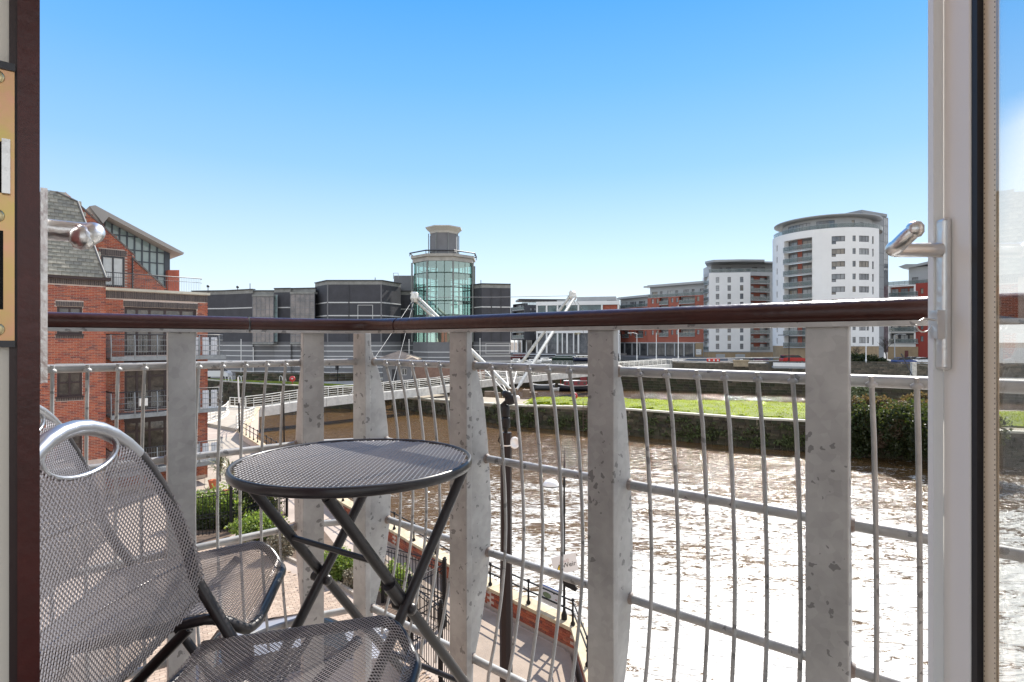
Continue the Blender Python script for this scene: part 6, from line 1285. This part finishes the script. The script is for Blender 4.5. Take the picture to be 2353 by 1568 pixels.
# ================================================================ boats
def boat(label, x, d, z, L, hull, cab, H=.9, yaw=0, cl=.5, ch=1.0, wheel=False, name='boat', grp=None, mast=0, deckm=None):
    X = XA(x, d); t = thing(name, label, 'boat', grp, loc=(X,d,z)); M4 = Matrix.Translation((X,d,z)) @ Matrix.Rotation(yaw, 4, 'Z'); mb = MB(); N = 12; Rg = []
    for i in range(N+1):
        s_ = -1+2*i/N; wd = .17*L*min(1, 1.25*(1-abs(s_)**3.2))+.03; zt = H*(1+.28*abs(s_)**2.5)
        Rg.append([M4 @ Vector((s_*L/2*(1 if k in (0,4) else .95), y*wd, zz)) for k, (y, zz) in enumerate(((-1,zt), (-.92,.2), (0,-.2), (.92,.2), (1,zt)))])
    vs = [p for r in Rg for p in r]; mb.add(vs, [(i*5+k, i*5+k+1, i*5+k+6, i*5+k+5) for i in range(N) for k in range(4)]+[(i*5, i*5+5, i*5+9, i*5+4) for i in range(N)], sm=True); mb.build('hull', hull, t)
    for k in (0, 4): mb = MB(); mb.tube([r[k]+Vector((0,0,.04)) for r in Rg], .06, 5); mb.build('gunwale', M_white, t)
    if cab:
        def cbx(x0, x1, z0, z1, w_, nm, m): mb = MB(); mb.hexa([M4 @ Vector(p) for p in ((x0,-w_,z0),(x1,-w_,z0),(x1,w_,z0),(x0,w_,z0),(x0+.1,-w_*.9,z1),(x1-.1,-w_*.9,z1),(x1-.1,w_*.9,z1),(x0+.1,w_*.9,z1))]); return mb.build(nm, m, t)
        w_ = .11*L; cbx(-L*cl/2, L*cl/2, H*.9, H+ch, w_, 'cabin', cab); cbx(-L*cl/2-.08, L*cl/2+.08, H+ch+.003, H+ch+.09, w_+.02, 'cabin_roof', M_white)
        for i in range(4): mb = MB(); xx = -L*cl/2+.5+i*(L*cl-1)/3; mb.hexa([M4 @ Vector(p) for p in ((xx-.22,-w_-.01,H+ch*.35),(xx+.22,-w_-.01,H+ch*.35),(xx+.22,-w_+.1,H+ch*.35),(xx-.22,-w_+.1,H+ch*.35),(xx-.22,-w_-.01,H+ch*.75),(xx+.22,-w_-.01,H+ch*.75),(xx+.22,-w_+.1,H+ch*.75),(xx-.22,-w_+.1,H+ch*.75))]); mb.build('cabin_window', M_glass, t)
        if wheel: cbx(L*.14, L*.33, H+ch*.3, H+ch+.95, w_*.9, 'wheelhouse', cab); cbx(L*.12, L*.35, H+ch+.955, H+ch+1.05, w_, 'wheelhouse_roof', M_white)
    if mast: mb = MB(); mb.tube([M4 @ Vector((-L*.42,0,H)), M4 @ Vector((-L*.42,0,H+mast))], .06, 5); mb.build('mast', M_red, t)
    return t
M_hb = mat('black_hull', (.012,.012,.02), .4)
boat('crimson cabin boat with black hull moored under the footbridge', 1322, 108, 0, 6.6, M_hb, mat('crimson_paint', (.30,.012,.03), .35, coat=.4), .95, cl=.66, ch=.95, wheel=True, mast=1.5)
boat('small white dinghy at the bow of the crimson boat', 1276, 107, 0, 1.5, mat('dinghy_white', (.6,.6,.58), .5), None, .5, name='dinghy'); boat('low grey workboat left of the crimson boat', 1248, 110, 0, 4.6, mat('grey_hull', (.09,.10,.11), .6), None, .9, name='workboat')
# ---- dock behind the bridge
DZ = 3.6; mb = MB(); mb.prism([(XA(1174,124),124), (XA(1420,125),125), (XA(1560,141),141), (XA(1425,190),190), (XA(1174,190),190)], -.5, DZ-.05); mb.build('dock_basin', mat('dock_stone', (.1,.09,.08), .9), kind='structure')
sheet('dock_water_surface', [(XA(1174,124),124), (XA(1420,125),125), (XA(1560,141),141), (XA(1425,190),190), (XA(1174,190),190)], mat('dock_water', (.06,.06,.05)), DZ)
dw_ = thing('dock_wall', 'dark stone lock wall between the dock water and the river', 'wall', loc=(XA(1300,122.5),122.5,QT)); masonry(dw_, 'stone', [(XA(1176,123.5),123.5,3.95), (XA(1420,124.5),124.5,3.95)], QT, M_moss, 1.2, .4, cop=M_conc)
GB = 'boats moored in the dock'
boat('cream yacht with navy hull moored nearest the middle balcony post', 1345, 166, DZ, 7.5, mat('navy_hull', (.012,.018,.05), .3), mat('cream_boat', (.55,.5,.38), .4), 1.0, cl=.7, ch=.6, grp=GB); boat('long green narrowboat beyond the cream yacht', 1300, 182, DZ, 9, mat('green_hull', (.05,.09,.06), .5), mat('green_cabin', (.08,.12,.09), .5), .6, cl=.75, ch=.7, grp=GB)
boat('long black narrowboat behind the right mast tubes', 1243, 184, DZ, 12, M_hb, mat('black_cabin', (.03,.03,.035), .5), .7, cl=.8, ch=.8, grp=GB); boat('dark red narrowboat by the charcoal flats', 1196, 188, DZ, 7, mat('maroon_hull', (.12,.02,.02), .4), mat('maroon_cabin', (.15,.03,.03), .5), .7, cl=.7, ch=.9, grp=GB)
for i, (x, d) in enumerate(((1186,150), (1205,140), (1226,147), (1252,158))): boat(('small white cabin cruiser beside the museum right wing', 'small white cabin cruiser left of the near mast tube', 'small white cabin cruiser between the two right mast tubes', 'small white cabin cruiser right of the mast tubes')[i], x, d, DZ, 3.6+.4*i, M_white, M_w1, .6, .3*(i-1), .5, .5, grp=GB)
# ================================================================ far street furniture
def slamp(label, x, d, z, ytop, arm=1, m=None, grp='street lamps on the far bank'):
    X = XA(x, d); t = thing('street_lamp', label, 'street lamp', grp, loc=(X,d,z)); zt = ZA(ytop, d); m = m or M_white; mb = MB(); mb.tube([(X,d,z), (X,d,z+1.2), (X,d,z+1.25), (X,d,zt)], [.14,.14,.09,.07], 7); mb.build('pole', m, t)
    if arm: mb = MB(); mb.tube([(X,d,zt-.1), (X-arm*.9,d,zt+.1), (X-arm*1.5,d,zt+.05)], .06, 5); mb.build('arm', m, t); mb = MB(); mb.box((X-arm*1.8,d,zt+.05), (.9,.35,.14)); mb.build('lamp_head', m, t)
    return t
for i, (x, yt) in enumerate(((1424.5,767), (1463.5,765), (1508,764))): slamp(('white street lamp left of the three before the terracotta flats', 'white street lamp in the middle before the terracotta flats', 'white street lamp without arm before the terracotta flats')[i], x, 140, STREET, yt, 1 if i < 2 else 0)
slamp('tall plain white pole just left of the white apartment block', 1558.5, 135, STREET, 700, 0); slamp('black street lamp in front of the balconies of the round tower', 1813, 119, STREET, 770, 1, M_black); slamp('tall pale lamp column in front of the round tower right side', 1990, 112, STREET, 745, 0); slamp('grey street lamp with white head by the far parked cars', 2056, 118, STREET, 768, -1, M_mg)
def baretree(label, x, d, z, h, name='bare_tree'):
    t = thing(name, label, 'tree', loc=(XA(x,d),d,z)); r = random.Random(int(x)); tm, bm = MB(), MB()
    def br(p, e, L, rad, lv):
        q = p+e*L; (tm if lv == 0 else bm).tube([p, p.lerp(q,.5)+Vector((r.uniform(-.1,.1),0,r.uniform(-.1,.1)))*L*.5, q], [rad, rad*.8, rad*.6], 5 if lv < 2 else 3, cap=False)
        if lv >= 4: return
        for k in range(4 if lv else 6): n_ = (e+Vector((r.uniform(-.9,.9), r.uniform(-.9,.9), r.uniform(-.1,.6)))).normalized(); br(p.lerp(q, r.uniform(.5,1)), n_, L*r.uniform(.5,.75), rad*.5, lv+1)
    br(Vector((XA(x,d),d,z)), Vector((0,0,1)), h*.38, h*.018, 0); mk = mat('bare_bark', (.06,.05,.04), .9); tm.build('trunk', mk, t); bm.build('crown', mk, t)
baretree('bare winter tree between the round tower and the right apartments', 2036, 122, STREET, 7.5); baretree('small bare tree beside the tall lamp column', 1968, 124, STREET, 4.5)
for i, (x, y, d, a, c) in enumerate(((1962,812,118,3.2,1.5), (1993,816,116,2.6,1.3), (2022,822,116,1.5,.8))):
    t = thing('street_shrub', ('wide dark shrub at the foot of the round tower', 'dark shrub around the base of the tall lamp column', 'small dark shrub left of the parked blue car')[i], 'shrub', loc=(XA(x,d),d,STREET)); foliage('leaves', [(XA(x,d),d,STREET+c*.6,a,1.2,c)], 1600, .22, M_leafd, t)
sl = thing('lock_footbridge', 'grey steel lock platform with white edge below the red van', 'platform', loc=(XA(1815,110),110,QT)); f = Fr(1777,111,1856,109); mb = MB(); mb.fbox(f, 0, f.L, ZA(846,110), ZA(842,110), -3, 0); mb.build('beam', M_mg, sl); mb = MB(); mb.fbox(f, 0, f.L, ZA(841.5,110), ZA(833,110), -.5, .1); mb.build('panel', M_white, sl); mb = MB(); mb.fbox(f, f.L*.5, f.L*.53, QT, ZA(846,110), -.3, 0); mb.build('support', M_dframe, sl)
bm_ = [('red and white striped banner on the parapet rail', 1624, 1654, mat('banner_red', (.6,.05,.04), .5)), ('grey tilted notice on the parapet rail', 1673, 1689, M_g1), ('black shop banner with a white emblem on the parapet rail', 1697, 1731, M_dframe), ('purple shop banner on the parapet rail', 1733, 1767, mat('banner_purple', (.09,.03,.06), .5))]
for lb, x0, x1, m in bm_:
    f = Fr(x0, 123, x1, 121.5); t = thing('banner', lb, 'banner', loc=f.p(0,STREET+.4)); mb = MB(); mb.fbox(f, 0, f.L, f.z(x0,830.5), f.z(x0,823.5), 0, .05); mb.build('panel', m, t)
    if 'red' in lb:
        for u in (.15,.5,.8): mb = MB(); mb.fbox(f, f.L*u, f.L*(u+.12), f.z(x0,829), f.z(x0,825), .06, .08); mb.build('stripe', M_white, t)
    if 'black' in lb: mb = MB(); mb.fbox(f, .3, .9, f.z(x0,829), f.z(x0,824.5), .055, .07); mb.build('emblem', M_white, t); mb = MB(); mb.fbox(f, f.L*.5, f.L*.95, f.z(x0,829.8), f.z(x0,828.2), .055, .07); mb.build('emblem', M_white, t)
rl_ = thing('street_rail', 'long white rail above the stone parapet wall', 'railing', loc=(XA(1600,124),124,STREET))
for y in (822.5, 830): mb = MB(); mb.tube([(XA(1545,127),127,ZA(y+1,127)), (XA(1660,122.5),122.5,ZA(y,122.5)), (XA(1790,118),118,ZA(y-2,118))], .06, 5); mb.build('rail', M_bwhite, rl_)
def buoy(label, x, y, d, z, r=.34):
    X = XA(x, d); t = thing('lifebuoy_post', label, 'lifebuoy', 'red lifebuoy posts', loc=(X,d,z)); q = Vector((.2,-1,.1)).to_track_quat('Z', 'Y').to_matrix(); mb = MB(); mb.tube([(X,d,z), (X,d,ZA(y,d))], .05, 6); mb.build('post', M_red, t); mb = MB(); mb.lathe([(0,-.12), (r*.9,-.12), (r,-.05), (r,.05), (r*.85,.12), (0,.15)], (X,d-.05,ZA(y,d)), 20, M=q); mb.build('case', M_red, t)
    mb = MB(); mb.lathe([(r*.2,.155), (r*.25,.17), (0,.17)], (X,d-.05,ZA(y,d)), 10, M=q); mb.build('emblem', M_white, t)
buoy('red lifebuoy case on a post on the lockside grass', 672, 870, 83.5, 3.05, .42); buoy('red lifebuoy case on a post on the sunlit island grass', 1320, 909, 63.5, 2.9, .36)
for i, x in enumerate((518, 547, 642, 826)):
    t = thing('mooring_hoop', ('white mooring ladder hoops nearest the brick apartments', 'white mooring ladder hoops at the left end of the lockside grass', 'white mooring ladder hoops left of the red lifebuoy', 'white mooring ladder hoops behind the corner posts')[i], 'ladder hoops', 'white hoops on the lockside', loc=(XA(x,90),90,3)); 
    for dx in (0, .55): mb = MB(); X = XA(x,90)+dx; mb.tube([(X,90,3.0), (X,90,3.75)]+[(X+.2-.2*math.cos(a), 90, 3.75+.2*math.sin(a)) for a in (.8,1.57,2.3)]+[(X+.42,90,3.75), (X+.55,90,3.0)], .05, 5); mb.build('hoop', M_white, t)
pl_ = thing('river_pole', 'thin black marker pole standing in the river left of the corner post', 'pole', loc=(XA(653,53),53,0)); mb = MB(); mb.tube([(XA(653,53),53,-.4), (XA(651,53),53,ZA(876,53))], .07, 6); mb.build('pole', M_black, pl_); mb = MB(); mb.box((XA(650,53),53,ZA(938,53)), (.3,.05,.06)); mb.build('crosspiece', M_black, pl_)
pl_ = thing('quay_pole', 'pole painted white over black at the end of the brick quay', 'pole', loc=(XA(550,43),43,CO)); mb = MB(); mb.tube([(XA(550,43),43,CO), (XA(549,43),43,ZA(925,43))], .06, 6); mb.build('lower_pole', M_black, pl_); mb = MB(); mb.tube([(XA(549,43),43,ZA(925,43)), (XA(547,43),43,ZA(866,43))], .05, 6); mb.build('upper_pole', M_white, pl_)
la = thing('wall_ladder', 'rusty iron ladder fixed to the mossy island wall', 'ladder', loc=(XA(1340,59.3),59.3,0)); A = Vector((XA(1340,59.0),59.0,0)); M_ru = mat('rust', (.15,.10,.07), .8)
for dx in (0, .42): mb = MB(); mb.tube([A+Vector((dx,-.12*dx,-.2)), A+Vector((dx,-.12*dx,3.2))], .035, 5); mb.build('stile', M_ru, la)
for i in range(9): mb = MB(); mb.tube([A+Vector((0,0,.15+i*.32)), A+Vector((.42,-.05,.15+i*.32))], .022, 4); mb.build('rung', M_ru, la)
sp2 = thing('sluice_post', 'weathered white sluice post with a leaning dark beam by the right quay', 'post', loc=(XA(2099,97),97,QT)); mb = MB(); mb.box((XA(2099,98),98,(QT+ZA(832,98))/2), (.8,.5,ZA(832,98)-QT)); mb.build('post', mat('flaking_white', (.5,.48,.43), .8, var=.4, vs=3), sp2); mb = MB(); mb.tube([(XA(2098,97),97,QT+.3), (XA(2071,99),99,ZA(812,99))], .1, 5); mb.build('beam', M_dframe, sp2)
# ================================================================ ivy and brambles at the right end of the island
def bank(name, label, blobs, n, size, m): t = thing(name, label, 'bush', loc=(blobs[0][0],blobs[0][1],2.6)); foliage('leaves', blobs, n, size, m, t, shell=.6); return t
def bb(x, y, d, a, b, c): return (XA(x,d), d, ZA(y,d), a, b, c)
bank('ivy_bush', 'dark ivy spilling down the island wall at the right, nearest the door', [bb(1990,985,45.2,1.9,1.0,2.0), bb(2080,985,43.5,2.2,1.0,2.2), bb(2150,990,42,2.2,1.0,2.2), bb(1960,1000,46,1.2,.8,1.5), bb(2220,990,40,2.6,1,2.2)], 26000, .11, M_leafd)
bank('bramble_bush', 'russet brambles growing over the top of the ivy', [bb(2010,935,46.5,1.5,1.1,.9), bb(1975,945,46.5,1.1,1.0,1.1), bb(2060,952,45,1.4,.9,.7), bb(2110,968,44,1.2,.8,.5), bb(1990,965,45.6,1.3,.7,.9), bb(2070,985,43.2,1.2,.6,.8), bb(2030,1010,43.8,.9,.5,.6)], 20000, .1, M_leafr)
bank('laurel_bush', 'pale glossy leaved bush rising behind the brambles', [bb(1965,905,48.5,1.3,1.0,1.0), bb(1995,925,48,1.1,.9,.8), bb(1955,925,48,.9,.8,.8)], 9000, .1, mat('glossy_pale_leaves', (.14,.17,.06), .35, cols=[(.09,.12,.04), (.16,.2,.08), (.28,.30,.17), (.08,.1,.03)]))
bank('reed_clump', 'dry brown reeds at the island edge far right', [bb(2120,915,55,1.6,1,.6), bb(2160,930,52,1.8,1,.6)], 4000, .12, M_leafr)

tl = thing('traffic_light', 'small black signal light on a pole at the lock edge behind the corner posts', 'traffic light', loc=(XA(776,91),91,3.0)); mb = MB(); mb.tube([(XA(776,91),91,3.0), (XA(776,91),91,ZA(839,91))], .07, 6); mb.build('pole', M_black, tl); mb = MB(); mb.box((XA(775,91),90.9,ZA(843,91)), (.45,.3,.85)); hd = mb.build('head', M_black, tl)
for i in range(3): mb = MB(); mb.lathe([(0,0), (.1,.0), (.12,.06)], (XA(775,91),90.74,ZA(843,91)+.25-.25*i), 10, M=Matrix.Rotation(math.pi/2, 3, 'X')); mb.build('lens', M_dframe, hd)
pbx = thing('planter_box', 'white planter box hung on the middle balcony of the brick apartments', 'planter', loc=F2.p(F2.u(318), SL[1]+.5, 1.4)); mb = MB(); mb.fbox(F2, F2.u(304), F2.u(322), SL[1]+.42, SL[1]+.78, 1.34, 1.56); mb.build('box', M_white, pbx)
